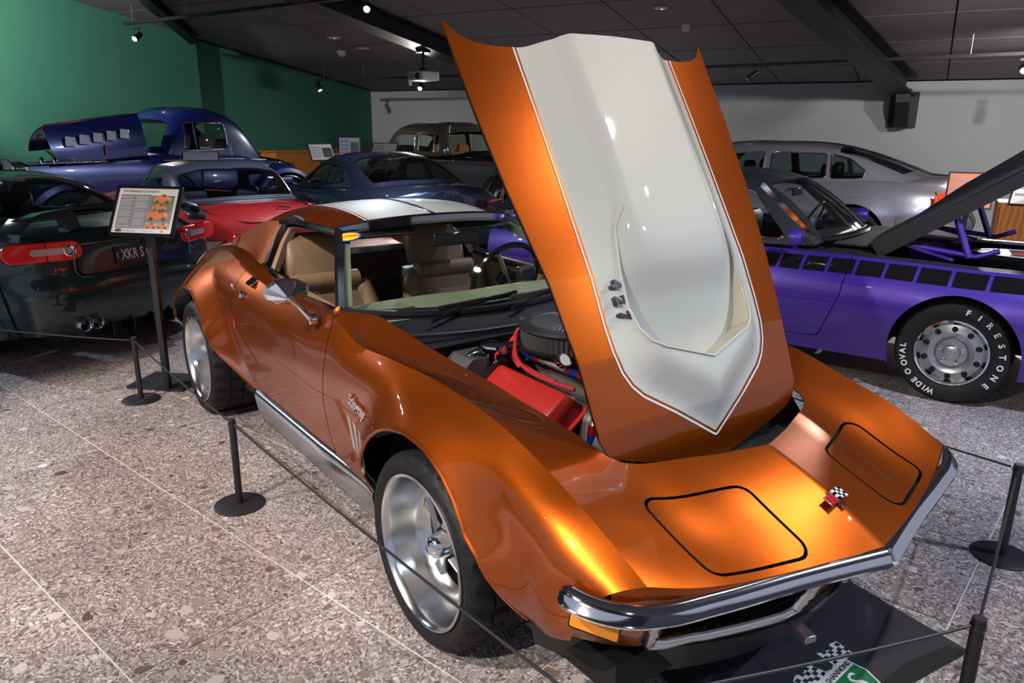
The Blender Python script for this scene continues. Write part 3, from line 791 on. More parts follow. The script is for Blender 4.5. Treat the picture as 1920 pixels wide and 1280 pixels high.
ob('roof_panel', r_o, ORANGE, car, solid=.02); ob('roof_panel', mir(r_o), ORANGE, car, solid=.02); ob('roof_stripe', both(r_c2), CREAM, car, solid=.02)
ob('roof_pinstripe', r_p, WHITE, car, solid=.02); ob('roof_pinstripe', mir(r_p), WHITE, car, solid=.02)
ob('roof_stripe_gap', r_g, ORANGE, car, solid=.02); ob('roof_stripe_gap', mir(r_g), ORANGE, car, solid=.02)
ob('roof_centre_seam', sweep(curve([(x, 0, z + .001) for (x, _, z) in (RF[0][0], RF[1][0], RF[2][0], RF[3][0])], 8), [(-.006, -.002), (.006, -.002), (.006, .003), (-.006, .003)]), GLOSSB, car)
ob('roof_lining', both(net([[(x, y * .97, z - .035) for x, y, z in r] for r in RF], .1, .1)), mat('headliner', (.05, .048, .045), .9), car)
SA = [[(-1.800,.487,1.128),(-1.795,.535,1.04),(-1.80,.592,.925)],[(-1.86,.488,1.122),(-1.86,.535,1.04),(-1.87,.596,.922)],[(-2.04,.488,1.104),(-2.04,.525,1.03),(-2.05,.572,.925)],[(-2.3,.494,1.035),(-2.3,.52,.98),(-2.3,.55,.930)],[(-2.58,.508,.945),(-2.58,.52,.925),(-2.58,.53,.905)]]
sail = net(SA, .03, .02, flip=True)
ob('roof_buttress', sail, ORANGE, car, solid=.03); ob('roof_buttress', mir(sail), ORANGE, car, solid=.03)
si = net([[(x, y - .012 - .05 * k, z + .002) for k, (x, y, z) in enumerate((SA[i][0],) * 3)] + [] for i in range(len(SA))], .05, .02, flip=False)
for sg in (1, -1):
    ob('drip_rail', sweep(curve([(x, sg * (y + .004), z - .006) for (x, y, z) in (RF[0][3], RF[1][3], RF[2][3], (-1.83, .489, 1.124))], 6), [(-.006, -.010), (.006, -.010), (.006, .008), (-.006, .008)]), CHROME, car)
    ob('window_seal', sweep(curve([(-1.235, sg * .452, 1.128), (-1.49, sg * .466, 1.132), (-1.785, sg * .482, 1.116), (-1.80, sg * .53, 1.03), (-1.785, sg * .585, .935)], 6), [(-.010, -.012), (.010, -.012), (.010, .012), (-.010, .012)]), BLACK, car)
    ob('rear_pillar_trim', sweep([(-1.775, sg * .455, 1.09), (-1.77, sg * .50, 1.02), (-1.745, sg * .565, .90)], [(-.014, -.016), (.014, -.016), (.014, .016), (-.014, .016)]), TAN, car)
    ob('belt_moulding', sweep(curve([(-.80, sg * .668, .902), (-1.0, sg * .645, .890), (-1.3, sg * .634, .882), (-1.6, sg * .62, .896), (-1.70, sg * .61, .908), (-1.80, sg * .598, .928)], 5), [(-.007, -.006), (.007, -.006), (.007, .007), (-.007, .007)]), CHROME, car)
    ob('belt_seal', sweep(curve([(-.82, sg * .655, .893), (-1.0, sg * .63, .880), (-1.3, sg * .618, .872), (-1.6, sg * .604, .886), (-1.78, sg * .585, .915)], 5), [(-.014, -.018), (.014, -.018), (.014, .006), (-.014, .006)]), BLACK, car)
ob('rear_window', M([(-2.03, -.46, .90), (-2.03, .46, .90), (-2.03, .44, 1.12), (-2.03, -.44, 1.12)], [(0, 1, 2, 3)]), TGLASS, car)
ob('rear_window_frame', sweep([(-2.03, -.47, .90), (-2.03, .47, .90)], [(-.02, -.02), (.02, -.02), (.02, .03), (-.02, .03)]), CHROME, car)

# ---- interior
ob('cabin_floor', box(-1.35, 0, .36, 1.35, 1.2, .10), DARK, car, smooth_=False)
ob('rear_bulkhead', both(M([(-1.98, 0, .40), (-1.98, .60, .40), (-2.0, .56, .90), (-2.0, 0, .90)], [(0, 1, 2, 3)])), mat('carpet_dark', (.012, .011, .01), .95), car, solid=.02)
ob('rear_shelf', both(M([(-1.80, 0, .80), (-1.80, .58, .80), (-2.02, .56, .90), (-2.02, 0, .90)], [(0, 1, 2, 3)])), mat('shelf_brown', (.09, .055, .035), .9), car, solid=.02)
ob('centre_console', box(-1.35, 0, .50, .9, .20, .22), BLACK, car, bevel=.02)
dash = net([[(-.66, y, z) for y, z in ((0, .862), (.3, .862), (.50, .866), (.62, .868))], [(-.80, y, z) for y, z in ((0, .878), (.3, .88), (.52, .878), (.635, .872))], [(-.95, y, z) for y, z in ((0, .872), (.3, .878), (.52, .87), (.635, .86))], [(-1.0, y, z) for y, z in ((0, .83), (.3, .84), (.52, .83), (.62, .82))], [(-.98, y, z) for y, z in ((0, .65), (.3, .65), (.52, .65), (.62, .65))]], .04, .05, flip=True)
dsh = ob('dashboard', both(dash), DASH, car, solid=.01)
ob('defroster_vent', box(-.74, .12, .876, .022, .30, .008), BLACK, dsh, smooth_=False)
ob('speaker_grille', box(-.80, -.42, .882, .09, .13, .006, rz=.2), mat('dash_grille', (.12, .14, .09), .7), dsh, smooth_=False)
for sg in (1, -1):
    ob('door_trim', both(M([(-.80, .62, .88), (-1.80, .58, .90), (-1.80, .64, .45), (-.80, .67, .45)], [(0, 1, 2, 3)])) if False else M([(-.80, sg * .625, .88), (-1.78, sg * .585, .90), (-1.78, sg * .64, .45), (-.80, sg * .66, .45)], [(0, 1, 2, 3)]), TAN, dL if sg > 0 else dR, solid=.02)
def seat(y, nm):
    s = ob('seat', M(*(lambda m: (m.V, m.F))(box(-1.42, y, .52, .46, .46, .20))), TAN, car, bevel=.05)
    s['label'] = nm
    lean = Matrix.Rotation(math.radians(-16), 4, 'Y')
    bk = loft([[np.array([-1.66 - .30 * (z - .55), y, z]) + np.array([dx, dy, 0]) for dx, dy in rrect(th, w, min(th, w) * .42, 4)] for z, w, th in ((.50, .40, .10), (.56, .44, .13), (.70, .46, .14), (.80, .44, .13), (.845, .41, .12))])
    ob('backrest', bk, TAN, s, sharp=60)
    ob('bolster', tube(curve([(-1.60, y - .215, .54), (-1.64, y - .225, .68), (-1.685, y - .19, .82)], 6), [.035] * 4 + [.045] * 4 + [.045] * 4 + [.03], 10), TAN, s); ob('bolster', tube(curve([(-1.60, y + .215, .54), (-1.64, y + .225, .68), (-1.685, y + .19, .82)], 6), [.035] * 4 + [.045] * 4 + [.045] * 4 + [.03], 10), TAN, s)
    hd = loft([[np.array([-1.66 - .30 * (z - .55), y, z]) + np.array([dx, dy, 0]) for dx, dy in rrect(th, w, min(th, w) * .35, 4)] for z, w, th in ((.858, .31, .06), (.872, .335, .10), (.95, .335, .11), (1.03, .325, .10), (1.055, .29, .07), (1.062, .2, .03))])
    ob('head_restraint', hd, TAN, s, sharp=60)
    ob('lumbar_roll', tube([(-1.675, y - .17, .84), (-1.675, y + .17, .84)], .042, 12), TAN, s)
seat(-.34, 'tan leather passenger seat'); seat(.34, 'tan leather driver seat')
sw = ob('steering_wheel', lathe([(.185 + .014 * math.cos(a), .014 * math.sin(a)) for a in np.linspace(0, 2 * math.pi, 9)[:-1]], 40, closed=True), GLOSSB, car)
sw.location = (-1.13, .36, .865); sw.rotation_euler = (0, math.radians(-68), 0)
for k in range(3):
    a = math.radians(90 + 120 * k); ob('spoke', tube([(0, 0, -.03), (.17 * math.cos(a), .17 * math.sin(a), 0)], .012, 6), SILV, sw)
ob('wheel_boss', lathe([(0, .02), (.05, .01), (.055, -.03), (0, -.04)], 20), GLOSSB, sw)
ob('gauge_pod', box(-1.02, .40, .905, .05, .09, .06), BLACK, car, bevel=.01)
ob('gauge_stalk', tube([(-1.0, .40, .87), (-1.02, .40, .90)], .01, 8), BLACK, car)
rm_ = ob('rear_view_mirror', box(-1.10, .06, 1.085, .02, .24, .06), GLOSSB, car, bevel=.008)
ob('mirror_stem', tube([(-1.12, .03, 1.15), (-1.10, .05, 1.11)], .008, 8), CHROME, rm_)
for y in (-.26, .26): ob('sun_visor', box(-1.20, y, 1.13, .10, .30, .015, rot=Matrix.Rotation(.35, 4, 'Y')), BLACK, car, bevel=.006)
# windscreen decal: yellow round sticker with a blue rim and red lettering
def wpt(u, v, off=.004):           # point on the near (right) part of the screen, u from base to top, v from centre to pillar
    a = hermite([0, 1, 2], np.array([[WB[i], WM[i], WT[i]] for i in range(4)]).transpose(1, 0, 2), [2 * u])[0]
    p = hermite([0, 1, 2, 3], a, [3 * v])[0]; return np.array([p[0], -p[1], p[2]])
q0 = wpt(.865, .895); qx = wpt(.865, .85) - q0; qu = wpt(.93, .895) - q0; qn = np.cross(qx, qu); qn /= np.linalg.norm(qn)
if qn[0] < 0: qn = -qn
def ell(a, b, n=28): return [(a * math.cos(2 * math.pi * i / n), b * math.sin(2 * math.pi * i / n)) for i in range(n)]
fq = frame(q0 + qn * .006, qx, qn)
dec = ob('round_decal', prism(ell(.056, .040), 0, .001, fq), mat('decal_blue', (.02, .05, .35), .4), car, smooth_=False)
ob('decal_field', prism(ell(.048, .031), .001, .0018, fq), mat('decal_yellow', (.85, .62, .01), .4), dec, smooth_=False)
text('decal_lettering', 'MOTION', .024, mat('decal_red', (.75, .02, .01), .4), dec, frame(q0 + qn * .0085, qx, qn), .0004, bold=.0006, sx=.92)

# ---- bumper, grille, nose details
bp = [(.690, .792, .566), (.735, .790, .562), (.785, .768, .557), (.838, .722, .553), (.868, .66, .549), (.90, .53, .544), (.955, .27, .540), (1.022, .003, .537)]
bpc = curve(bp, 8)
prof = [(.000, -.034), (.030, -.034), (.042, -.029), (.044, -.021), (.037, -.015), (.024, .008), (.008, .026), (-.004, .030), (-.024, .028), (-.024, -.030)]
prof = [(a * .66 - .002, b * .66) for a, b in prof]
sc = [.35, .6, .8, .92, 1.0] + [1.0] * (len(bpc) - 5)
def bumper_half(sg):
    P = np.array([(x, sg * y, z) for x, y, z in bpc])
    rings = []
    for i in range(len(P)):
        t = P[min(i + 1, len(P) - 1)] - P[max(i - 1, 0)]; t /= np.linalg.norm(t)
        s = np.cross(t, (0, 0, 1)) * (1 if sg < 0 else -1); s /= np.linalg.norm(s)
        if s[0] < 0 and i > 10: s = -s
        k = sc[i]
        rings.append([P[i] + s * a * k + np.array([0, 0, b * k]) for a, b in prof])
    m = loft(rings)
    return m if sg < 0 else M(m.V, [tuple(reversed(f)) for f in m.F])
bm = bumper_half(-1)
bump = ob('front_bumper', bm, CHROME, car, sharp=35)
ob('bumper_half', mir(bm), CHROME, bump, sharp=35)
ob('bumper_joint', box(1.030, 0, .537, .010, .005, .042), SILV, bump, smooth_=False)
# lower fascia on each side: painted corner, amber lamp, bright grille surround, black grille
FT = [(.93, .0, .52), (.90, .15, .52), (.86, .40, .53), (.825, .62, .54), (.69, .752, .52)]
FB = [(.84, .0, .30), (.83, .15, .30), (.77, .40, .315), (.70, .60, .335), (.59, .718, .36)]
FM = [tuple((np.array(a) * .55 + np.array(b) * .45) + np.array([.012, .006, 0])) for a, b in zip(FT, FB)]
fas = net([FT, FM, FB], .02, .02, flip=False)
GR = [(.085, .455), (.615, .50), (.555, .345), (.125, .325)]
def grs(m): return sdround(m.V[:, 1], m.V[:, 2], GR, .035)
fas, fhole = cut(fas, grs(fas))
ob('front_valance', both(fas), ORANGE, car, solid=.012)
for sg in (-1, 1):
    g = fhole if sg > 0 else mir(fhole)
    # surround: follow the hole outline
    out = []
    Pp = np.array(GR)
    import itertools
    cc = Pp.mean(0)
    ring = []
    for i in range(4):
        a, b = Pp[i], Pp[(i + 1) % 4]
        for k in range(10): ring.append(a + (b - a) * (.08 + .84 * k / 9))
    ring = np.array(ring)
    def fpt(y, z):
        d = (fas.V[:, 1] - y)**2 + (fas.V[:, 2] - z)**2
        i = np.argsort(d)[:3]; return float(np.mean(fas.V[i, 0]))
    rpth = np.array([(fpt(y, z) + .006, sg * y, z) for y, z in ring])
    gs = ob('grille_surround', tube(rpth, .018, 12, closed=True), ALU, car)
    gx = lambda y, z: np.interp(y, [.08, .35, .62], [.83, .775, .66]) + (z - .40) * .25
    # grille bars: a lattice of slats
    for k in range(5):
        z = .345 + .034 * k
        ob('grille_slat', sweep([(gx(y, z), sg * y, z) for y in np.linspace(.10, .60, 8)], [(-.02, -.003), (.012, -.006), (.012, .0), (-.02, .004)]), BLACK, gs)
    for k in range(13):
        y = .12 + .04 * k
        ob('grille_bar', sweep([(gx(y, z) + .002, sg * (y - (z - .42) * .35), z) for z in (.335, .42, .50)], [(-.004, -.012), (.004, -.012), (.004, .012), (-.004, .012)], up=(1, 0, 0)), BLACK, gs)
    ob('grille_backing', M([(.72, sg * .06, .30), (.55, sg * .64, .31), (.60, sg * .66, .52), (.78, sg * .06, .50)], [(0, 1, 2, 3)]), DARK, gs)
    ob('parking_lamp', place(prism(rrect(.15, .05, .02), -.01, .012), frame((.755, sg * .50, .425), (-.30 * sg * sg, sg * 1.0, 0), (1, sg * .3, .1))), mat('amber_red_lens', (.45, .07, .01), .15, 0, 1), gs)
    # amber marker lamp on the corner
    def spt(x, z):
        V = body.V; d = (V[:, 0] - x)**2 + (V[:, 2] - z)**2 + (V[:, 4] < 4.5) * 9
        i = np.argsort(d)[:4]; return float(np.mean(V[i, 1]))
    c0 = np.array([.802, .708, .476]); c1 = np.array([.692, .772, .488]); ax = c1 - c0
    fr_m = frame(((c0 + c1) / 2) * [1, sg, 1], ax * [1, sg, 1], (.5, sg * 1, .12))
    ml = ob('marker_lamp', prism(rrect(.115, .040, .006), -.006, .004, fr_m), AMBER, car, smooth_=False)
    ob('marker_bezel', tube([np.array(fr_m)[:3, :3] @ np.array([x, y, .003]) + np.array(fr_m)[:3, 3] for x, y in rrect(.119, .044, .007)], .0022, 6, closed=True), GLOSSB, ml)
ob('chin_spoiler', both(net([[(.86, 0, .285), (.80, .30, .285), (.66, .56, .29), (.46, .70, .30)], [(.80, 0, .175), (.745, .30, .175), (.62, .53, .18), (.43, .66, .20)]], .05, .04, flip=False)), mat('chin_black', (.02, .021, .026), .5), car, solid=.008)
ob('tow_hook', box(.875, -.10, .27, .09, .035, .022, rz=-.3), SILV, car, bevel=.004)
# crossed flag emblem on the nose
def npt(x, y):
    V = ST; d0 = np.array([s[0] for s in ST[:4]]); z = np.interp(x, d0[::-1, 0], d0[::-1, 2]); return np.array([x, y, z + .004 - abs(y) * .10])
em0 = npt(.872, -.005); enrm = np.array([.40, 0, 1.0])
emb = ob('flag_emblem', prism([(-.008, -.032), (.008, -.032), (.003, .028), (-.003, .028)], 0, .004, frame(em0, (0, 1, 0), enrm)), CHROME, car, smooth_=False)
FLR = mat('emblem_red', (.45, .01, .02), .25, 0, 1)
fe = frame(em0 + [0, 0, .004], (0, 1, 0), enrm)
ob('red_flag', prism([(-.042, -.018), (-.003, -.014), (-.005, .014), (-.043, .011)], .0, .004, fe), FLR, emb, smooth_=False)
ob('flag_border', tube([np.array(fe)[:3, :3] @ np.array([x, y, .003]) + np.array(fe)[:3, 3] for x, y in ((-.042, -.018), (-.003, -.014), (-.005, .014), (-.043, .011))], .0018, 6, closed=True), CHROME, emb)
for i in range(4):
    for j in range(4):
        x = .005 + i * .0095; y = -.011 + j * .0083 + .002 * math.sin(i)
        ob('flag_check', prism([(x, y), (x + .0093, y), (x + .0093, y + .0081), (x, y + .0081)], .0, .004, fe), WHITE if (i + j) % 2 else GLOSSB, emb, smooth_=False)
# side script, gills
def side_pt(x, z, off=.003):
    return np.array([x, -(spt(x, z) + off), z])
p0 = side_pt(-.44, .650); text('side_script', 'Stingray', .058, CHROME, car, frame(p0 + [0, -.004, 0], side_pt(-.36, .640) - side_pt(-.52, .660), (0, -1, .05)), .004, bold=.0012, sx=.78, shear=.35)
GILL = mat('gill_silver', (.45, .45, .45), .35, .7)
for k in range(4):
    xa = -.545 + .050 * k
    for sg in (-1, 1):
        pts = [(xa, .585 - .012 * k), (xa + .024, .580 - .012 * k), (xa + .054, .455 - .004 * k), (xa + .024, .470 - .004 * k)]
        V = [side_pt(x, z, .002) * [1, -sg, 1] for x, z in pts]; V += [v - np.array([0, sg * .006, 0]) * -1 * -1 for v in V]
        F = [(0, 1, 2, 3), (4, 7, 6, 5), (0, 4, 5, 1), (1, 5, 6, 2), (2, 6, 7, 3), (3, 7, 4, 0)]
        ob('fender_gill', M(np.array(V), F), GILL, car, smooth_=False)
# door handle flap, lock, mirror (right door)
hp = [(-1.745, .898), (-1.665, .892), (-1.650, .852), (-1.735, .858)]
hc = np.mean([[x, -(spt(x, z)), z] for x, z in hp], 0)
hfr = frame((-1.70, -.692, .868), (1, .02, -.03), (0, -.55, .8))
hb = ob('door_handle', prism(rrect(.075, .05, .012), -.002, .004, hfr), CHROME, dR, smooth_=False)
ob('handle_flap', prism(rrect(.060, .037, .009), .004, .006, hfr), GLOSSB, hb, smooth_=False)
ob('door_lock', lathe([(0, -.012), (.010, -.010), (.016, -.004), (.016, 0.01)], 16, axis='y', c=(-1.735, -.738, .805)), CHROME, dR)
mo = thing('tmp', 'x', 'y'); bpy.data.objects.remove(mo, do_unlink=True)
mc = np.array([-.90, -.815, .975]); md_ = np.array([.93, -.18, -.25])
mfr = frame(mc, np.cross(md_, (0, 0, 1)), md_)
dm = ob('door_mirror', place(M(*(lambda m: (m.V * [1.25, .82, 1], m.F))(lathe([(.062, -.012), (.068, 0), (.060, .014), (.012, .055), (0, .058)], 12))), mfr), CHROME, dR, sharp=15)
ob('mirror_stalk', tube(curve([mc + md_ * .05, (-.865, -.79, .93), (-.862, -.745, .872)], 6), [.012] * 6 + [.011] * 6 + [.011], 10), CHROME, dm)
ob('mirror_foot', lathe([(0, -.022), (.020, -.018), (.022, .004)], 14, axis='y', c=(-.862, -.728, .866)), CHROME, dm)
ob('mirror_screw', lathe([(0, .07), (.010, .066), (.011, .05)], 10, c=(0, 0, 0)) if False else place(lathe([(0, .068), (.009, .065), (.011, .05)], 10), mfr), CHROME, dm)

# ---- wheels
def tyre(R, rim, w, n=96, grooves=3, blocks=True):
    sw_ = .018
    P = [(rim - .004, .020), (rim + .004, .004), (rim + .022, -.006), ((R + rim) / 2, -.010), (R - .018, -.004), (R - .006, .008)]
    tread = []
    for g in range(grooves + 1):
        a = .016 + (w - .032) * g / (grooves + 1); b = .016 + (w - .032) * (g + 1) / (grooves + 1)
        tread += [(R, a + .004), (R, b - .004)]
        if g < grooves: tread += [(R - .008, b - .003), (R - .008, b + .003)]
    Q = P + tread + [(R - .006, w - .008), (R - .018, w + .004), (rim + .02, w), (rim - .004, w - .02)]
    lo = len(P); hi = lo + len(tread)
    def fn(i, j, r):
        if blocks and lo - 1 <= i < hi + 1 and r > R - .007 and (j % 4 == (0 if i % 3 else 1)): return r - .010
        return r
    return Q, fn
def wheel(parent, cx, sg, yo, R, rim, w, dish, spokes, cap=True, nm='wheel', rimmat=None, z=None):
    rimmat = rimmat or ALU
    zc = R if z is None else z
    Q, fn = tyre(R, rim, w)
    T = lathe([(r, y) for r, y in Q], 112, axis='y', fn=fn)
    def pl(m):                       # outer face at y=-yo (right side) or +yo
        V = m.V[:, :3].copy(); V[:, 1] = V[:, 1] - yo
        m2 = M(V + [cx, 0, zc], m.F); return m2 if sg < 0 else mir(m2)
    t = ob('tyre', pl(T), RUBBER, parent, sharp=28)
    rimL = [(rim + .004, .010), (rim + .002, -.004), (rim - .006, -.006), (rim - .014, .002), (rim - .020, .022), (rim - .030, dish * .75), (rim - .042, dish), (rim - .065, dish + .02), (rim - .07, w * .8), (rim - .02, w * .95)]
    r_ = ob('rim', pl(lathe(rimL, 64, axis='y')), rimmat, t, sharp=35)
    if spokes:
        r1 = rim - .038
        for k in range(spokes):
            a = 2 * math.pi * k / spokes + .35
            ca, sa = math.cos(a), math.sin(a); rings = []
            for q, (rr, wd, dp, th) in enumerate(((.050, .050, dish - .035, .035), (.085, .040, dish - .025, .03), (r1 * .72, .036, dish - .002, .028), (r1 * .92, .055, dish + .004, .03), (r1 + .006, .085, dish + .004, .03))):
                ring = []
                for u, v in rrect(wd, th, min(wd, th) * .4, 3):
                    x = rr * ca - u * sa; zz = rr * sa + u * ca; ring.append((x, dp + th / 2 + v, zz))
                rings.append(ring)
            ob('spoke', pl(loft(rings)), rimmat, r_, sharp=50)
        ob('brake_disc', pl(lathe([(.03, dish + .05), (r1 - .02, dish + .05)], 40, axis='y')), mat('brake_dark', (.02, .018, .016), .6, .4), r_)
    else:
        ob('wheel_disc', pl(lathe([(0, dish + .03), (.06, dish + .03), (.10, dish + .01), (rim - .06, dish + .008), (rim - .04, dish)], 48, axis='y')), rimmat, r_, sharp=50)
    if cap:
        ob('hub_cap', pl(lathe([(0, dish - .095), (.018, dish - .09), (.034, dish - .075), (.042, dish - .05), (.046, dish - .01), (.052, dish), (.052, dish + .03)], 28, axis='y')), CHROME, r_)
    return t
for sg in (-1, 1):
    wheel(car, XF, sg, .778, .312, .244, .25, .125, 5)
    wheel(car, XR, sg, .785, .318, .247, .31, .17, 0, cap=False)

# ---- engine bay
ob('firewall', both(M([(-.47, 0, .35), (-.47, .50, .35), (-.50, .50, .82), (-.47, 0, .80)], [(0, 1, 2, 3)])), BLACK, car, solid=.01)
for sg in (-1, 1): ob('inner_fender', M([(.50, sg * .46, .36), (-.50, sg * .48, .36), (-.56, sg * .495, .825), (-.05, sg * .47, .765), (.42, sg * .455, .71)], [(0, 1, 2, 3, 4)]), BLACK, car, solid=.006)
ob('radiator', box(.42, 0, .52, .06, .60, .30), BLACK, car, smooth_=False)
ob('nose_floor', M([(.66, -.42, .62), (.66, .42, .62), (.42, .45, .60), (.42, -.45, .60)], [(0, 1, 2, 3)]), DARK, car)
GREYM = mat('cast_grey', (.12, .11, .10), .5, .4)
eng = ob('engine_block', box(-.18, 0, .52, .62, .40, .30), GREYM, car, bevel=.03)
ob('intake_manifold', box(-.18, 0, .695, .42, .20, .08), mat('intake_alloy', (.25, .23, .21), .45, .7), eng, bevel=.02)
for sg in (-1, 1):
    fr_v = frame((-.145, sg * .270, .668), (1, 0, -.02), (0, sg * .62, .80))
    vc = loft([[np.array(fr_v)[:3, :3] @ np.array([x, y, z]) + np.array(fr_v)[:3, 3] for x, y in rrect(L, Wd, .02)] for L, Wd, z in ((.43, .150, -.05), (.43, .150, .0), (.43, .145, .02), (.41, .115, .046), (.39, .085, .053))])
    v = ob('valve_cover', vc, RED, eng, sharp=30)
    ob('cover_flange', place(prism(rrect(.46, .17, .02), -.056, -.048), fr_v), RED, v, smooth_=False)
    ob('cover_notch', place(box(-.17, .01, .05, .02, .15, .03), fr_v), GLOSSB, v, smooth_=False)
for k in range(6):
    ob('exhaust_stub', tube(curve([(-.38 + .10 * (k % 3), -.30 if k < 3 else .30, .58), (-.36 + .10 * (k % 3), -.38 if k < 3 else .38, .52), (-.30 + .08 * (k % 3), -.36 if k < 3 else .36, .40)], 5), .022, 10), GREYM, eng)
# air cleaner
ac = ob('air_cleaner', lathe([(.0, .815), (.185, .815), (.192, .822), (.192, .832), (.180, .835)], 64, c=(-.215, -.01, -.022)), GLOSSB, car)
pl_ = [( .180 - (.006 if j % 2 else 0)) for j in range(120)]
V, F = [], []
for j in range(120):
    a = 2 * math.pi * j / 120; r = pl_[j]
    for z in (.832, .895): V.append((-.215 + r * math.cos(a), -.01 + r * math.sin(a), z - .022))
for j in range(120): F.append((2 * j, 2 * ((j + 1) % 120), 2 * ((j + 1) % 120) + 1, 2 * j + 1))
ob('filter_pleats', M(V, F), mat('filter_grey', (.022, .021, .023), .7), ac, smooth_=False)
ob('filter_lid_ring', lathe([(.182, .893), (.192, .897), (.190, .908), (.150, .914), (.140, .908)], 64, c=(-.215, -.01, -.022)), BLACK, ac)
V, F = [], []
for j in range(96):
    a = 2 * math.pi * j / 96; dz = .004 if j % 2 else 0
    for r, z in ((.145, .907 + dz), (.03, .918 + dz * .3)): V.append((-.215 + r * math.cos(a), -.01 + r * math.sin(a), z - .022))
for j in range(96): F.append((2 * j, 2 * ((j + 1) % 96), 2 * ((j + 1) % 96) + 1, 2 * j + 1))
ob('filter_top', M(V, F), mat('filter_top_grey', (.025, .024, .027), .6), ac, smooth_=False)
ob('filter_badge', lathe([(0, .926), (.028, .924), (.034, .916)], 20, c=(-.215, -.01, -.022)), RED, ac)
REDW = mat('red_lead', (.38, .02, .025), .45)
for k in range(5):
    y = -.06 - .02 * k; x = -.40 + .02 * k
    ob('ignition_lead', tube(curve([(-.42, .02 - .02 * k, .79), (x - .02, y - .02, .815 + .012 * (k % 3)), (x + .02 * k, y - .09, .78), (-.36 + .10 * k, -.20, .735)], 7), .0075, 8), REDW, eng)
ob('distributor', lathe([(.05, .70), (.055, .76), (.05, .80), (.03, .815), (0, .815)], 20, c=(-.43, .0, 0)), mat('distributor_tan', (.35, .25, .12), .5), eng)
ob('breather_cap', lathe([(.026, .735), (.028, .78), (.05, .785), (.054, .80), (.05, .812), (0, .816)], 24, c=(-.35, -.256, 0)), CHROME, eng)
ob('breather_hose', tube(curve([(-.35, -.25, .79), (-.30, -.17, .81), (-.26, -.09, .82)], 6), .016, 10), GLOSSB, eng)
ob('heater_hose', tube(curve([(-.36, -.25, .78), (-.40, -.30, .77), (-.43, -.34, .72), (-.47, -.36, .66)], 6), .018, 10), GLOSSB, eng)
BRAID = mat('braided_steel', (.4, .4, .42), .4, .9); BLUEF = mat('blue_anodised', (.02, .06, .45), .25, .8); REDF = mat('red_anodised', (.55, .02, .03), .25, .8)
fl_ = ob('fuel_line', tube(curve([(.03, -.16, .77), (.11, -.19, .765), (.165, -.22, .73), (.19, -.25, .66)], 8), .011, 10), BRAID, eng)
ob('fuel_rail', tube([(-.22, -.16, .775), (-.04, -.15, .765)], .012, 10), BRAID, fl_)
for nm, m_, a, b in (('fitting', BLUEF, (-.28, -.165, .78), (-.22, -.16, .775)), ('fitting', REDF, (-.22, -.16, .775), (-.20, -.159, .774)), ('fitting', REDF, (-.055, -.15, .766), (-.035, -.15, .765)), ('fitting', BLUEF, (-.035, -.15, .765), (.015, -.155, .768)), ('fitting', REDF, (.015, -.155, .768), (.035, -.16, .77)), ('fitting', REDF, (.189, -.249, .67), (.191, -.253, .64)), ('fitting', BLUEF, (.191, -.253, .64), (.192, -.255, .61))):
    ob(nm, tube([a, b], .016, 8), m_, fl_)
gf = frame((-.06, -.17, .805), (0, 1, 0), (.7, -.4, .6))
ga = ob('pressure_gauge', place(lathe([(0, -.01), (.026, -.01), (.028, .012), (.024, .014)], 24), gf), CHROME, fl_)
ob('gauge_face', place(lathe([(0, .010), (.024, .010)], 24), gf), WHITE, ga)
# firewall hardware on the right
ob('heater_box', loft([[( -.46, y, z) for y, z in ((-.12, .55), (-.40, .55), (-.40, .74), (-.36, .775), (-.12, .775))], [(-.36, y, z) for y, z in ((-.12, .55), (-.385, .55), (-.385, .72), (-.34, .76), (-.12, .76))]]), mat('heater_grey', (.035, .034, .04), .5), car, smooth_=False)
ob('vacuum_canister', lathe([(.014, .64), (.024, .66), (.024, .70), (.012, .715), (.012, .74), (.022, .775), (0, .775)], 16, c=(-.44, -.27, 0)), SILV, car)
ob('fender_bolt', lathe([(.035, .74), (.04, .755), (.012, .775), (.006, .80), (0, .80)], 16, c=(-.50, -.42, 0)), SILV, car)
ob('master_cylinder', box(-.38, .38, .72, .14, .08, .10), GREYM, car, bevel=.01)
ob('alternator', lathe([(0, .18), (.06, .18), (.065, .20), (.065, .30), (.05, .31)], 24, axis='x', c=(0, -.20, .60)), SILV, eng)
ob('coolant_hose', tube(curve([(.10, .06, .72), (.22, .08, .74), (.34, .10, .68)], 6), .026, 12), GLOSSB, eng)
# wiper arms lying on the cowl
for y0, y1 in ((-.38, .10), (.0, .42)):
    w_ = ob('wiper_arm', tube([(-.585, y0, .862), (-.66, (y0 + y1) / 2, .888), (-.69, y1, .905)], .007, 6), GLOSSB, car)
    ob('wiper_blade', box(-.672, (y0 + y1) / 2 + .02, .894, .012, .40, .016, rz=.15), BLACK, w_, smooth_=False)
ob('cowl_seal', tube(curve([(-.52, -.50, .838), (-.50, -.25, .822), (-.49, 0, .820), (-.50, .25, .822), (-.52, .50, .838)], 6), .008, 8), BLACK, car)

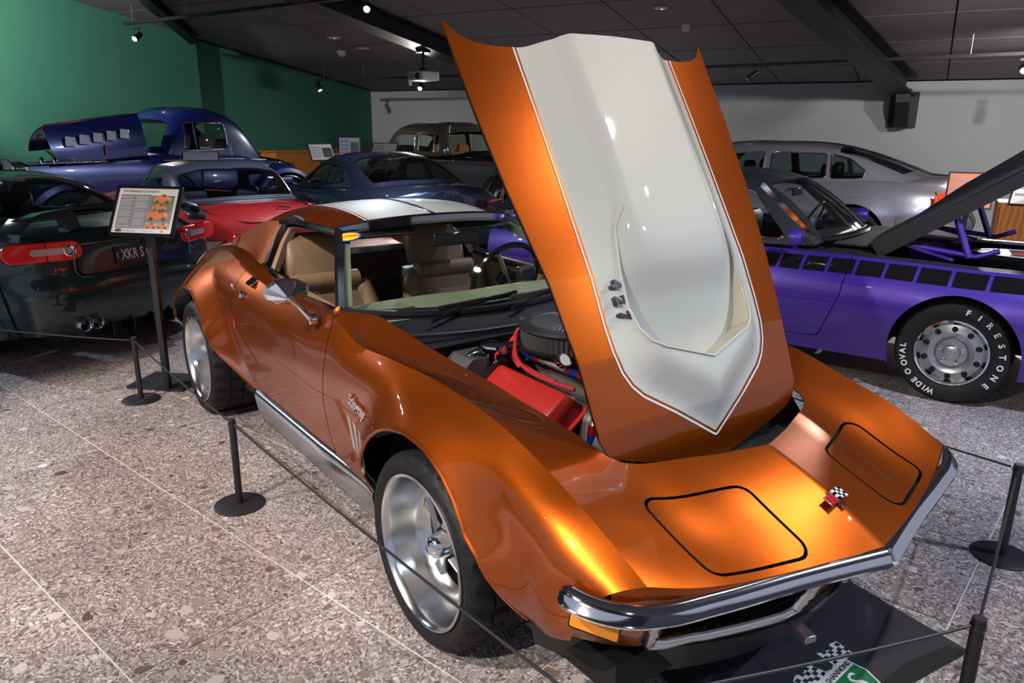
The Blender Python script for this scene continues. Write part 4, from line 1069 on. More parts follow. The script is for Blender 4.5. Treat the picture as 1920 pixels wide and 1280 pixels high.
# ================================================================ OTHER CARS: shared builders
def sect(x, zc, yb, zb, ym, zm, yl, zl, bow=0.0, crown=.02):
    f = lambda y: x - bow * (y / ym)**2
    yu, zu = yb + (ym - yb) * .62, zb - (zb - zm) * .36
    ylo, zlo = yl + (ym - yl) * .72, zm - (zm - zl) * .55
    return [(f(0), 0, zc + crown), (f(yb * .5), yb * .5, zc + crown * .75), (f(yb * .86), yb * .86, zb + (zc - zb) * .35 + .004), (f(yb), yb, zb), (f(yu), yu, zu), (f(ym), ym, zm), (f(ylo), ylo, zlo), (f(yl), yl, zl)]
def endcap(outl, bulge, n=5):
    P = np.array(outl); c = P * [1, 0, 1]; rows = []
    c[:, 0] = P[0, 0]
    for k in range(n + 1):
        t = k / n; q = P * (1 - t) + c * t; q[:, 0] = P[:, 0] * (1 - t)**2 + (P[0, 0] + bulge) * (1 - (1 - t)**2) if bulge else q[:, 0]; rows.append(q)
    m = M(np.array(rows).reshape(-1, 3), gridfaces(n + 1, len(P), bulge < 0)); return m
class Car:
    def __init__(s, name, label, pos, head, scale, paint, cat='car'):
        s.r = thing(name, label, cat, (pos[0], pos[1], 0), math.radians(head), scale=scale, group=None); s.paint = paint
    def body(s, stations, wheels, R=.33, archr=.37, opening=None, du=.05, dv=.04, solid=.01, caps=(.04, -.04), flare=.0, sharp=30, cv=(3,)):
        m = net(stations, du, dv, cv=cv, flip=stations[0][0][0] > stations[-1][0][0])
        if flare:
            for wx in wheels:
                d = np.hypot(m.V[:, 0] - wx, m.V[:, 2] - R); m.V[:, 1] += flare * smooth((m.V[:, 4] - 3) / 1.2) * np.clip(1 - np.maximum(d - archr, 0) / .2, 0, 1)**2
        s.full = m
        for wx in wheels:
            d = np.hypot(m.V[:, 0] - wx, m.V[:, 2] - R) - archr
            d = np.where((np.abs(m.V[:, 0] - wx) < archr) & (m.V[:, 2] < R), np.abs(m.V[:, 0] - wx) - archr, d)
            m, _ = cut(m, np.where(m.V[:, 4] > 3.3, d, 1))
            for g in (1, -1):
                ym = max(p[5][1] for p in stations)
                q = lathe([(archr + .03, ym - .06), (archr + .03, ym - .40), (.02, ym - .40)], 28, axis='y', c=(wx, 0, R)); q, _ = cut(q, q.V[:, 2] - .29); ob('wheel_well', q if g > 0 else mir(q), DARK, s.r)
        if opening is not None: m, _ = cut(m, np.where(m.V[:, 4] < 3.6, sdpoly(m.V[:, 0], m.V[:, 1], opening), 1))
        s.m = m
        return m
    def shell(s, m, caps=(.04, -.04), solid=.01, name='body_shell', stations=None, sharp=30):
        parts = [m]
        o = ob(name, both(m), s.paint, s.r, solid=solid, sharp=sharp)
        return o
    def cap(s, outl, bulge, name, mt=None):
        return ob(name, both(endcap(outl, bulge)), mt or s.paint, s.r, solid=.006)
    def yat(s, x, z, side=True):
        V = s.full.V; d = (V[:, 0] - x)**2 + (V[:, 2] - z)**2 + (V[:, 4] < 2.6) * 9
        i = np.argsort(d)[:3]; return float(np.mean(V[i, 1]))
    def cabin(s, G, wins, ws=(0.06, .94), rw=(3.06, 3.94), wv=1.88, glassm=None, du=.04, dv=.03, roofmat=None, trim=None, pillar=None, cu=()):
        glassm = glassm or TGLASS
        m = net(G, du, dv, cu=cu, cv=(), flip=G[0][0][0] > G[-1][0][0])
        for k, poly in enumerate(wins):
            f = lambda q: np.where(q.V[:, 4] > 2.05, sdround(q.V[:, 0], q.V[:, 2], poly, .03), 1)
            m, g = cut(m, f(m))
            for q in (g, mir(g)):
                if len(q.F): ob('side_window', q, glassm, s.r)
            if trim:
                rr = []
                n = len(poly)
                for g_ in (1, -1):
                    gV = m.V
                    pts = []
                    for i in range(n):
                        a, b = np.array(poly[i]), np.array(poly[(i + 1) % n])
                        for kk in range(8): pts.append(a + (b - a) * (.06 + .88 * kk / 7))
                    P3 = []
                    for x, z in pts:
                        d = (gV[:, 0] - x)**2 + (gV[:, 2] - z)**2 + (gV[:, 4] < 1.9) * 9; i = np.argmin(d); P3.append((x, g_ * (gV[i, 1] + .004), z))
                    ob('window_trim', tube(P3, .008, 6, closed=True), trim, s.r)
        def pw(q, lim): return np.maximum(np.maximum(lim[0] - q.V[:, 3], q.V[:, 3] - lim[1]), q.V[:, 4] - wv)
        for lim, nm in ((ws, 'windscreen'), (rw, 'rear_window')):
            if lim is None: continue
            m, g = cut(m, pw(m, lim)); g = both(g)
            if len(g.F): ob(nm, g, glassm, s.r)
        s.cab = m
        ob('roof', both(m), roofmat or s.paint, s.r, solid=.02, sharp=30)
    def wheels(s, wx, yo, R, rim, w, dish=.03, spokes=5, rimmat=None, sides=(-1, 1)):
        for x in wx:
            for g in sides: wheel(s.r, x, g, yo, R, rim, w, dish, spokes, cap=True, rimmat=rimmat)
    def interior(s, x0, x1, y, z0, z1, seats=(), col=None):
        ob('cabin_floor', box((x0 + x1) / 2, 0, z0, abs(x1 - x0), 2 * y, .06), DARK, s.r, smooth_=False)
        for (sx, sy, sz) in seats:
            q = ob('seat', loft([[(sx + dx, sy + dy, z) for dx, dy in rrect(.14, w_, .05)] for z, w_ in ((z0, .48), (sz - .28, .48), (sz - .24, .42))]), col or BLACK, s.r, sharp=50)
            ob('headrest', loft([[(sx + dx, sy + dy, z) for dx, dy in rrect(t_, w_, .03)] for z, w_, t_ in ((sz - .20, .22, .08), (sz - .17, .27, .11), (sz - .04, .26, .11), (sz, .20, .07))]), col or BLACK, q, sharp=50)
    def part(s, name, m, mt, parent=None, **k): return ob(name, m, mt, parent or s.r, **k)

def paint(name, c, c2=None, metal=.5, rough=.35):
    m = mat(name, c, rough, metal, 1.0)
    return flake(m, c, c2 or tuple(min(1, x * 1.5) for x in c), 600)
VINYL = bumpy(mat('black_vinyl', (.02, .02, .024), .55), 260, .4, .002)
PURPLE = paint('purple_paint', (.060, .020, .30), (.085, .032, .42), .25, .4)
JAGGREEN = paint('dark_green_paint', (.004, .022, .022), (.006, .030, .030), .3, .3)
REDP = mat('red_paint', (.42, .014, .014), .35, 0, 1)
BLUEP = mat('deep_blue_paint', (.006, .016, .13), .3, .2, 1)
NAVY = paint('steel_blue_paint', (.030, .040, .075), (.042, .055, .10), .6, .35)
SILVP = paint('silver_violet_paint', (.25, .25, .30), (.31, .31, .36), .6, .35)
GREYP = paint('grey_paint', (.14, .14, .16), (.17, .17, .19), .4, .35)

# ---------------------------------------------------------------- purple car
cu = Car('muscle_car', 'purple two-door muscle car with black strobe stripes and open black hood', (-.349, 3.702), 17.1, .957, PURPLE)
cst = [sect(.93, .70, .60, .68, .78, .56, .74, .34, .10), sect(.86, .78, .68, .76, .87, .58, .80, .26, .10), sect(.60, .83, .75, .81, .93, .60, .85, .22, .04), sect(0, .86, .79, .835, .955, .60, .87, .20), sect(-.60, .88, .81, .85, .955, .61, .87, .20),
       sect(-1.5, .87, .81, .85, .955, .60, .87, .20), sect(-2.2, .90, .80, .89, .955, .63, .87, .20), sect(-2.75, .95, .77, .945, .955, .64, .87, .22), sect(-3.35, .95, .72, .935, .92, .64, .82, .26, -.04), sect(-3.78, .91, .66, .895, .86, .62, .76, .32, -.08)]
cop = [(.72, -.2), (.72, .62), (.60, .68), (-.56, .72), (-.62, .5), (-.78, .5), (-.86, .70), (-1.1, .76), (-2.2, .74), (-2.3, .6), (-2.3, -.2)]
m = cu.body(cst, (0, -2.743), R=.325, archr=.365, opening=cop, du=.04, dv=.03)
def cdoor(q): return np.where(q.V[:, 4] > 2.6, sdpoly(q.V[:, 0], q.V[:, 2], [(-.66, 1.3), (-.66, .80), (-.68, .60), (-.80, .30), (-1.95, .28), (-1.98, .60), (-1.98, 1.3)]), 1)
m, d_ = cut(m, cdoor(m)); _, d_ = cut(d_, cdoor(d_) + .006)
_t, m = cut(m, np.where(m.V[:, 0] > -1.05, 3.0 - m.V[:, 4], -1)); ob('fender_top', _t, VINYL, cu.r, solid=.008); ob('fender_top', mir(_t), VINYL, cu.r, solid=.008)
cu.shell(m); cdr = cu.part('door', mir(d_), PURPLE, solid=.012); cdl = cu.part('door', d_, PURPLE, solid=.012)
cu.part('door_jamb', both(net([[(x, y - .03, z) for x, y, z in r[3:8]] for r in cst[4:8]], .1, .08, flip=True)), DARK)
cu.cap(cst[0], .02, 'front_panel', BLACK); cu.cap(cst[-1], -.03, 'tail_panel')
# strobe stripe blocks: cut from the flank, each block its own piece
band = cu.full; va = band.V[:, 4]
_, bb = cut(band, np.maximum(3.22 - band.V[:, 4], band.V[:, 4] - 4.12))
bb.V[:, 1] += .003
edges = []
x = .78; w = .205
while x > -3.45:
    edges.append((x, x - w)); gap = .022
    x -= w + gap; w = max(.028, w * .955)
for a, b in edges:
    mid = (a + b) / 2
    f = lambda q: np.maximum(q.V[:, 0] - .10 * (q.V[:, 2] - .8) - a, b - q.V[:, 0] + .10 * (q.V[:, 2] - .8))
    _, blk = cut(bb, f(bb))
    if abs(a + .66) < .0: continue
    if len(blk.F):
        cu.part('stripe_block', mir(blk), GLOSSB); cu.part('stripe_block', blk, GLOSSB)
cu.part('stripe_lettering_base', mir(cut(bb, np.maximum(q0x := (bb.V[:, 0] + 3.46), -3.62 - bb.V[:, 0]))[1]), GLOSSB)
text('stripe_lettering', "'cuda", .13, WHITE, cu.r, frame((-3.25, -.94, .80), (1, 0, 0), (0, -1, .25)), .001)
# cabin with black vinyl roof
G = [[(-.78,0,.915),(-.81,.36,.912),(-.90,.64,.90),(-.93,.70,.88)],
     [(-1.36,0,1.30),(-1.37,.32,1.295),(-1.40,.50,1.258),(-1.36,.755,.87)],
     [(-1.75,0,1.35),(-1.75,.38,1.343),(-1.80,.555,1.295),(-1.75,.76,.87)],
     [(-2.25,0,1.30),(-2.25,.38,1.293),(-2.27,.58,1.25),(-2.25,.75,.90)],
     [(-2.95,0,1.00),(-2.95,.36,1.00),(-2.90,.60,.985),(-2.85,.68,.98)]]
cu.cabin(G, [[(-1.12, .91), (-1.44, 1.225), (-2.02, 1.235), (-2.18, .93)]], roofmat=VINYL, trim=CHROME, glassm=GLASS)
for sg in (-1, 1):
    cu.part('windscreen_pillar', sweep([(-.92, sg * .68, .905), (-1.15, sg * .60, 1.085), (-1.40, sg * .505, 1.268)], [(-.018, -.022), (.018, -.022), (.018, .02), (-.018, .02)]), CHROME)
cu.part('windscreen_frame', sweep(curve([(-.91, -.66, .915), (-.82, -.36, .925), (-.79, 0, .93), (-.82, .36, .925), (-.91, .66, .915)], 5), [(-.03, -.012), (.02, -.012), (.02, .012), (-.03, .012)]), CHROME)
cu.interior(-.7, -2.3, .66, .40, .95, ((-1.75, -.33, 1.0), (-1.75, .33, 1.0)))
cu.part('dashboard', box(-1.02, 0, .85, .22, 1.25, .12), BLACK, bevel=.03)
cu.part('rear_view_mirror', box(-1.30, 0, 1.19, .02, .22, .055), GLOSSB, bevel=.006)
csw = cu.part('steering_wheel', place(lathe([(.18 + .011 * math.cos(a), .011 * math.sin(a)) for a in np.linspace(0, 6.283, 9)[:-1]], 32, closed=True), frame((-1.26, .33, .93), (0, 1, 0), (-.9, 0, .45))), GLOSSB)
cu.part('wheel_hub', place(lathe([(0, .01), (.06, .0), (.06, -.03)], 16), frame((-1.26, .33, .93), (0, 1, 0), (-.9, 0, .45))), SILV, csw)
for sg in (-1, 1):
    mm = cu.part('wing_mirror', place(lathe([(.0, -.07), (.045, -.06), (.062, -.02), (.06, .02), (0, .02)], 16), frame((-1.02, sg * .93, .955), (0, 1, 0), (-1, 0, 0))), PURPLE, cdr if sg < 0 else cdl)
    cu.part('mirror_stem', tube([(-1.02, sg * .87, .86), (-1.01, sg * .91, .93)], .014, 8), PURPLE, mm)
# hood, hinged at the cowl and raised
ha = math.radians(34.5)
hc_ = lambda x, y, z: (-.60 + x * math.cos(ha) - z * math.sin(ha), y, .92 + x * math.sin(ha) + z * math.cos(ha))
HG = [[(0, -.70), (0, -.35), (0, 0), (0, .35), (0, .70)], [(.5, -.69), (.5, -.35), (.5, 0), (.5, .35), (.5, .69)], [(1.0, -.67), (1.0, -.34), (1.0, 0), (1.0, .34), (1.0, .67)], [(1.32, -.62), (1.36, -.33), (1.38, 0), (1.36, .33), (1.32, .62)]]
hz_ = [.0, .025, .035, .025, .0]
chood = cu.part('hood', net([[hc_(x, y, hz_[j]) for j, (x, y) in enumerate(r)] for r in HG], .08, .06, flip=False), VINYL, solid=.02)
for sg in (-1, 1):
    cu.part('hood_skirt', sweep([hc_(x, sg * (.695 - .05 * x), -.035) for x in (.02, .5, 1.0, 1.32)], [(-.012, -.075), (.012, -.075), (.012, .04), (-.012, .04)]), BLACK, chood)
    cu.part('hood_hinge', sweep([(-.40, sg * .60, .93), (-.10, sg * .62, .86)], [(-.02, -.008), (.02, -.008), (.02, .008), (-.02, .008)]), PURPLE, chood)
    cu.part('hood_strut', tube([(-.02, sg * .62, .88), hc_(.52, sg * .60, -.06)], .022, 10), PURPLE, chood)
    cu.part('hinge_arm', tube([(-.38, sg * .60, .93), (.02, sg * .62, .89), (.14, sg * .62, .94)], .018, 10), PURPLE, chood)
cu.part('hood_scoop', loft([[hc_(x, y, z) for y, z in ((-.30 * k, .02), (.30 * k, .02), (.26 * k, .02 + h), (-.26 * k, .02 + h))] for x, k, h in ((.25, .9, .01), (.6, 1, .05), (1.0, 1, .07))]), BLACK, chood, smooth_=False)
cu.part('bay_floor', box(.1, 0, .60, 1.2, 1.3, .04), DARK, smooth_=False)
cu.part('far_fender_rail', box(.05, .69, .845, 1.25, .06, .02), SILV, smooth_=False)
air = cu.part('air_cleaner', M(*(lambda q: (q.V * [1.9, 1, 1] + [.33, 0, .81], q.F))(lathe([(.21, -.06), (.225, -.03), (.225, .02), (.20, .045), (.19, .04)], 40))), GLOSSB)
cu.part('air_cleaner_top', M(*(lambda q: (q.V * [1.9, 1, 1] + [.33, 0, .81], q.F))(lathe([(0, .052), (.15, .05), (.19, .04)], 40))), RED, air)
cu.part('air_cleaner_rim', M(*(lambda q: (q.V * [1.9, 1, 1] + [.33, 0, .81], q.F))(lathe([(.185, .046), (.20, .05), (.21, .045)], 40))), WHITE, air)
for k in range(5): cu.part('hose_clamp', lathe([(0, .02), (.02, .018), (.022, 0)], 10, c=(.70 + .05 * (k % 3), -.5 + .12 * k, .81)), mat('brass', (.5, .33, .05), .3, .9), air)
cu.part('wiper_cowl', box(-.72, 0, .90, .22, 1.3, .012), BLACK, smooth_=False)
cu.part('side_exhaust', tube(curve([(-1.9, -.80, .20), (-2.2, -.86, .19), (-2.45, -.93, .18)], 5), .035, 12), CHROME)
cu.part('rear_spoiler', loft([[(-3.66, y, .96 + h), (-3.78, y, 1.03 + h), (-3.80, y, .99 + h)] for y, h in ((-.74, -.03), (-.4, 0), (.4, 0), (.74, -.03))]), VINYL, smooth_=False)
cu.part('aerial', tube([(-3.74, -.58, .90), (-3.74, -.58, 1.36)], .004, 6), CHROME)
# wheels with ten slots and white raised lettering
RIMC = mat('rallye_silver', (.45, .46, .48), .3, .9)
def rallye(cx, sg, yo=.90, R=.325, rim=.205):
    Q, fn = tyre(R, rim, .24)
    def pl(m):
        V = m.V[:, :3].copy(); V[:, 1] -= yo; m2 = M(V + [cx, 0, R], m.F); return m2 if sg < 0 else mir(m2)
    t = cu.part('tyre', pl(lathe(Q, 112, axis='y', fn=fn)), RUBBER, sharp=28)
    r = cu.part('rim', pl(lathe([(rim + .004, .01), (rim + .002, -.006), (rim - .008, -.008), (rim - .018, .004), (rim - .030, .02)], 56, axis='y')), CHROME, t)
    c = cu.part('wheel_centre', pl(lathe([(rim - .030, .02), (rim - .05, .012), (.13, .0), (.10, .008), (.088, .02), (.086, .012), (.05, .008), (.045, -.02), (.035, -.024), (0, -.025)], 56, axis='y')), RIMC, r)
    for k in range(10):
        a = 2 * math.pi * (k + .5) / 10; e = []
        for u, v in ell(.017, .019, 12): rr = .152 + v; e.append((rr * math.cos(a) - u * math.sin(a), rr * math.sin(a) + u * math.cos(a)))
        cu.part('vent_slot', pl(M([(x, .0, z) for x, z in e] + [(x * .98, .012, z * .98) for x, z in e], [tuple(range(12))] + [(i, (i + 1) % 12, 12 + (i + 1) % 12, 12 + i) for i in range(12)])), DARK, c)
    for k in range(5):
        a = 2 * math.pi * k / 5 + .3; cu.part('lug_nut', pl(lathe([(0, -.012), (.010, -.010), (.013, .01)], 10, axis='y', c=(.067 * math.cos(a), 0, .067 * math.sin(a)))), CHROME, c)
    for k in range(5):
        a = math.pi * k / 5; cu.part('cap_star', pl(box(0, -.027, 0, .004, .002, .05, rot=Matrix.Rotation(a, 4, 'Y'))), CHROME, c)
    if sg < 0:
        for word, a0, step in (('FIRESTONE', 78, -14.6), ('WIDE', 252, -7.5), ('O', 216, 0), ('OVAL', 203, -8.4)):
            for k, chh in enumerate(word):
                a = math.radians(a0 + step * k); rr = (R + rim) / 2 + .004
                p = np.array([cx + rr * math.cos(a), -yo - .013, R + rr * math.sin(a)])
                out = np.array([math.cos(a), 0, math.sin(a)]); xd = np.array([math.sin(a), 0, -math.cos(a)])
                text('tyre_letter', chh, .048, WHITE, t, frame(p, xd, (0, -1, 0)), .001, bold=.0014)
for sg in (-1, 1): rallye(0, sg)
cu.wheels((-2.743,), .92, .335, .205, .26, .03, 5)

# ---------------------------------------------------------------- dark green coupe (rear view)
ja = Car('grand_tourer', 'dark green coupe seen from behind with a wing spoiler and number plate', (-4.074, -.788), 206.9, .919, JAGGREEN)
jst = [sect(4.72, .60, .55, .58, .70, .45, .66, .22, .14), sect(4.5, .68, .66, .66, .85, .50, .80, .20, .12), sect(3.8, .80, .72, .80, .93, .55, .86, .18), sect(3.0, .90, .74, .86, .93, .58, .86, .18), sect(2.2, .90, .76, .88, .925, .60, .86, .18),
       sect(1.5, .92, .76, .92, .945, .64, .87, .19), sect(.95, .98, .76, .96, .96, .68, .88, .20), sect(.55, 1.0, .74, .965, .95, .72, .87, .20, -.03), sect(.22, .98, .70, .945, .915, .72, .85, .22, -.12), sect(.03, .955, .66, .91, .88, .72, .82, .24, -.20)]
m = ja.body(jst, (3.70, .95), R=.34, archr=.38, opening=[(2.9, -.2), (2.9, .5), (2.6, .68), (1.4, .70), (.75, .62), (.62, .4), (.60, -.2)], du=.05, dv=.03, flare=.03)
ja.shell(m)
# rear face: upper panel, recess, bumper
last = [np.array(p) for p in jst[-1]]
rows = [[(.03, 0, .972), (.035, .33, .968), (.07, .57, .935), (.15, .70, .90), (.24, .87, .80)], [(-.03, 0, .90), (-.02, .33, .89), (.02, .60, .86), (.10, .77, .82), (.25, .885, .74)], [(-.045, 0, .70), (-.035, .33, .70), (.0, .60, .68), (.09, .80, .66), (.26, .885, .64)], [(-.085, 0, .60), (-.075, .33, .60), (-.04, .60, .58), (.06, .80, .56), (.26, .87, .54)], [(-.075, 0, .42), (-.065, .33, .42), (-.03, .60, .41), (.07, .78, .40), (.26, .85, .40)], [(-.02, 0, .26), (-.01, .33, .26), (.02, .60, .25), (.10, .76, .25), (.26, .82, .25)]]
ja.part('rear_fascia', both(net(rows, .03, .03, flip=True)), JAGGREEN, solid=.01)
ja.part('plate_recess', place(prism(rrect(.95, .20, .05), -.012, .004), frame((-.045, 0, .765), (0, -1, 0), (-1, 0, .10))), mat('recess_dark', (.003, .010, .010), .25, 0, .8))
pl0 = ja.part('number_plate', place(prism(rrect(.372, .134, .012), 0, .008), frame((-.052, -.0, .765), (0, -1, 0), (-1, 0, .10))), mat('plate_black', (.012, .012, .014), .4), smooth_=False)
PLW = mat('plate_white', (.62, .62, .64), .5)
text('plate_lettering', 'XKR S CF', .108, PLW, pl0, frame((-.062, -.012, .765), (0, -1, 0), (-1, 0, .10)), .001, bold=.0015, sx=.66)
text('plate_state', 'QLD', .024, PLW, pl0, frame((-.062, .168, .765), (0, 0, 1), (-1, 0, .10)), .001)
ja.part('plate_trim', tube([(-.050, y, .765 + z) for y, z in rrect(1.0, .235, .06)][:], .006, 6, closed=True), mat('dark_chrome', (.2, .22, .24), .15, 1))
text('model_badge', 'XK', .05, CHROME, ja.r, frame((-.045, .42, .70), (0, -1, 0), (-1, 0, .05)), .002)
text('model_badge', 'R-S', .05, CHROME, ja.r, frame((-.015, -.56, .74), (.05, -1, 0), (-1, 0, .05)), .002)
for sg in (1, -1):
    fr_l = frame((.055, sg * .66, .845), (-.34, -sg * sg * 1.0 if sg > 0 else -1.0, 0) if sg > 0 else (.34, -1.0, 0), (-1, sg * .34, .12))
    tl = ja.part('tail_lamp', place(prism(rrect(.50, .135, .066, 6), -.03, .030), fr_l), REDLENS, bevel=.01)
    ja.part('reverse_lens', place(prism(rrect(.26, .046, .022, 5), .030, .036), np.array(fr_l) @ np.array([[1, 0, 0, .05 * sg], [0, 1, 0, 0], [0, 0, 1, 0], [0, 0, 0, 1]])), mat('clear_lens', (.55, .50, .50), .15, .3, 1), tl)
    ja.part('lamp_bezel', place(lathe([(.018, .034), (.036, .040), (.042, .036)], 24), np.array(fr_l) @ np.array([[1, 0, 0, .17 * sg], [0, 1, 0, 0], [0, 0, 1, 0], [0, 0, 0, 1]])), CHROME, tl)
    ja.part('lamp_seam', place(box(0.02 * sg, 0, .031, .006, .134, .006), fr_l), DARK, tl, smooth_=False)
    for k in (0, 1):
        y = sg * (.50 - .098 * k); t_ = ja.part('exhaust_tip', lathe([(.036, .16), (.044, .14), (.047, -.07), (.043, -.076), (.038, -.068), (.036, .10), (0, .10)], 28, axis='x', c=(.0, y, .30)), CHROME)
        ja.part('tip_bore', lathe([(0, -.02), (.037, -.02)], 20, axis='x', c=(.0, y, .30)), DARK, t_)
# diffuser
ja.part('diffuser', both(net([[(-.02, 0, .28), (-.01, .30, .28), (.0, .56, .34), (.06, .66, .30)], [(.10, 0, .17), (.10, .30, .17), (.10, .56, .17), (.14, .68, .18)]], .05, .05, flip=True)), mat('diffuser_gloss', (.01, .018, .022), .2, 0, 1), solid=.01)
for k in range(4): ja.part('diffuser_fin', box(.05, -.27 + .18 * k, .22, .20, .014, .10), GLOSSB, smooth_=False)
# wing
wing = ja.part('rear_wing', loft([[(.06 + c1, y, z + d) for c1, d in ((.0, .0), (.02, .022), (.14, .018), (.26, -.004), (.24, -.018), (.08, -.010))] for y, z in [(-.72, 1.05), (-.60, 1.09), (-.3, 1.115), (0, 1.12), (.3, 1.115), (.60, 1.09), (.72, 1.05)]]), mat('wing_gloss', (.02, .024, .03), .15, 0, 1), sharp=40)
for sg in (1, -1):
    ja.part('wing_end', loft([[(.06 + c1, sg * y, z + d) for c1, d in ((.0, .0), (.02, .02), (.24, .015), (.22, -.01))] for y, z in ((.70, 1.055), (.78, .985), (.80, .93))]), mat('wing_gloss2', (.02, .024, .03), .15, 0, 1), wing, sharp=40)
    ja.part('wing_strut', loft([[(.10, sg * .30, .95), (.20, sg * .30, .95), (.20, sg * .40, .95), (.10, sg * .40, .95)], [(.12, sg * .34, 1.10), (.26, sg * .34, 1.10), (.26, sg * .42, 1.10), (.12, sg * .42, 1.10)]]), BLACK, wing, smooth_=False)
G = [[(3.05,0,.90),(3.0,.40,.90),(2.75,.70,.885),(2.6,.75,.87)], [(2.25,0,1.27),(2.24,.34,1.26),(2.18,.545,1.20),(2.25,.765,.88)], [(1.75,0,1.32),(1.75,.36,1.31),(1.74,.555,1.24),(1.75,.77,.90)], [(1.30,0,1.285),(1.30,.35,1.275),(1.28,.53,1.20),(1.30,.765,.93)], [(.50,0,1.0),(.52,.34,.995),(.62,.56,.97),(.80,.70,.95)]]
ja.cabin(G, [[(2.42, .93), (2.12, 1.17), (1.55, 1.20), (1.15, 1.08), (1.20, .98)]], glassm=TGLASS, trim=CHROME)
ja.interior(2.8, .9, .66, .45, .9, ((2.0, .36, 1.12), (2.0, -.36, 1.12)))
ja.part('parcel_shelf', box(.85, 0, .965, .45, 1.05, .02), mat('shelf_grey', (.12, .13, .12), .8), smooth_=False)
ja.part('third_brake_lamp', box(.60, 0, 1.02, .02, .34, .018), BLACK, smooth_=False)
ja.wheels((3.70, .95), .935, .34, .25, .25, .03, 5)

# ---------------------------------------------------------------- red car with black hardtop
re_ = Car('roadster', 'red roadster with a black hardtop and cream lower flank behind the orange car', (-5.0, .68), 190, 1.0, REDP)
rst_ = [sect(3.95, .62, .50, .58, .66, .45, .60, .28, .14), sect(3.6, .76, .58, .72, .76, .52, .68, .22, .08), sect(2.8, .84, .62, .80, .80, .56, .72, .20), sect(2.0, .87, .66, .84, .82, .60, .74, .20), sect(1.4, .86, .68, .83, .83, .60, .75, .20), sect(.8, .86, .66, .83, .83, .60, .75, .20), sect(.4, .81, .62, .80, .80, .58, .72, .24), sect(.12, .74, .55, .73, .74, .54, .66, .30, -.06), sect(.0, .66, .48, .64, .66, .52, .58, .34, -.10)]
m = re_.body(rst_, (3.1, .72), R=.33, archr=.36, opening=[(2.2, -.2), (2.2, .5), (1.95, .60), (.95, .60), (.80, .45), (.78, -.2)], du=.06, dv=.04)
mu, ml = cut(m, m.V[:, 2] - .60)
re_.shell(mu); ob('lower_flank', both(ml), mat('cream_lower', (.62, .52, .36), .35, 0, 1), re_.r, solid=.01)
re_.cap(rst_[-1], -.03, 'tail_panel'); re_.cap(rst_[0], .03, 'front_panel')
RUBTOP = bumpy(mat('black_hardtop', (.055, .065, .085), .35, 0, .5), 30, .1)
G = [[(2.12,0,.90),(2.08,.38,.90),(1.98,.58,.875),(1.95,.61,.86)], [(1.85,0,1.16),(1.84,.34,1.15),(1.80,.50,1.10),(1.82,.625,.86)], [(1.45,0,1.225),(1.45,.36,1.215),(1.44,.535,1.155),(1.45,.64,.86)], [(1.08,0,1.185),(1.08,.36,1.175),(1.08,.54,1.11),(1.10,.64,.86)], [(.72,0,.865),(.73,.36,.862),(.80,.56,.86),(.86,.615,.855)]]
re_.cabin(G, [[(1.72, .90), (1.70, 1.07), (1.24, 1.09), (1.16, .92)]], glassm=glass('smoke_glass', (.62, .70, .78)), roofmat=RUBTOP, rw=(3.10, 3.86), wv=1.93)
re_.part('rear_window_bead', tube(curve([(.77, -.50, .89), (.735, 0, .893), (.77, .50, .89)], 6), .018, 8), RUBTOP)
re_.part('rear_skirt_bead', tube(curve([(1.0, -.63, .855), (.85, -.60, .858), (.72, -.36, .868), (.70, 0, .872), (.72, .36, .868), (.85, .60, .858), (1.0, .63, .855)], 6), .02, 8), RUBTOP)
re_.interior(1.9, 1.0, .54, .45, .85, ((1.28, .28, .98), (1.28, -.28, .98)), col=BLACK)
re_.part('steering_wheel', place(lathe([(.19 + .011 * math.cos(a), .011 * math.sin(a)) for a in np.linspace(0, 6.283, 9)[:-1]], 32, closed=True), frame((1.62, .28, .93), (0, 1, 0), (-.9, 0, .4))), GLOSSB)
bh = re_.part('boot_handle', tube([(.33, -.10, .835), (.30, -.22, .822)], .012, 8), CHROME)
re_.part('boot_lid_seam', tube(curve([(.68, -.52, .862), (.35, -.50, .80), (.12, -.34, .745), (.08, 0, .742), (.12, .34, .745), (.35, .50, .80), (.68, .52, .862)], 6), .005, 6), DARK)
re_.part('rear_bumper', tube(curve([(.20, -.78, .48), (-.02, -.60, .47), (-.10, 0, .47), (-.02, .60, .47), (.20, .78, .48)], 6), .045, 12), CHROME)
for sg in (1, -1): re_.part('tail_lamp', place(lathe([(.05, 0), (.05, .03), (.03, .045), (0, .05)], 20), frame((.04, sg * .52, .60), (0, 1, 0), (-1, 0, .1))), REDLENS)
re_.wheels((3.1, .72), .78, .33, .20, .18, .03, 5)

# ---------------------------------------------------------------- steel blue coupe
as_ = Car('fastback_coupe', 'dark steel blue fastback coupe seen from its left rear', (-5.2, 2.52), 180, 1.03, NAVY)
ast = [sect(4.30, .58, .5, .56, .66, .44, .62, .22, .16), sect(4.0, .68, .62, .66, .82, .50, .76, .20, .10), sect(3.3, .78, .68, .78, .92, .54, .84, .18), sect(2.5, .84, .70, .82, .92, .56, .84, .18), sect(1.8, .86, .72, .84, .92, .58, .84, .18), sect(1.1, .90, .72, .89, .95, .62, .86, .19), sect(.6, .93, .70, .91, .95, .66, .86, .21), sect(.25, .92, .66, .89, .90, .66, .82, .25, -.08), sect(.05, .88, .60, .84, .82, .64, .76, .30, -.12)]
m = as_.body(ast, (3.35, .80), R=.34, archr=.37, opening=[(2.5, -.2), (2.5, .5), (2.2, .62), (1.2, .64), (.60, .55), (.5, .3), (.48, -.2)], du=.06, dv=.04, flare=.03)
as_.shell(m); as_.cap(ast[-1], -.05, 'tail_panel'); as_.cap(ast[0], .03, 'front_panel')
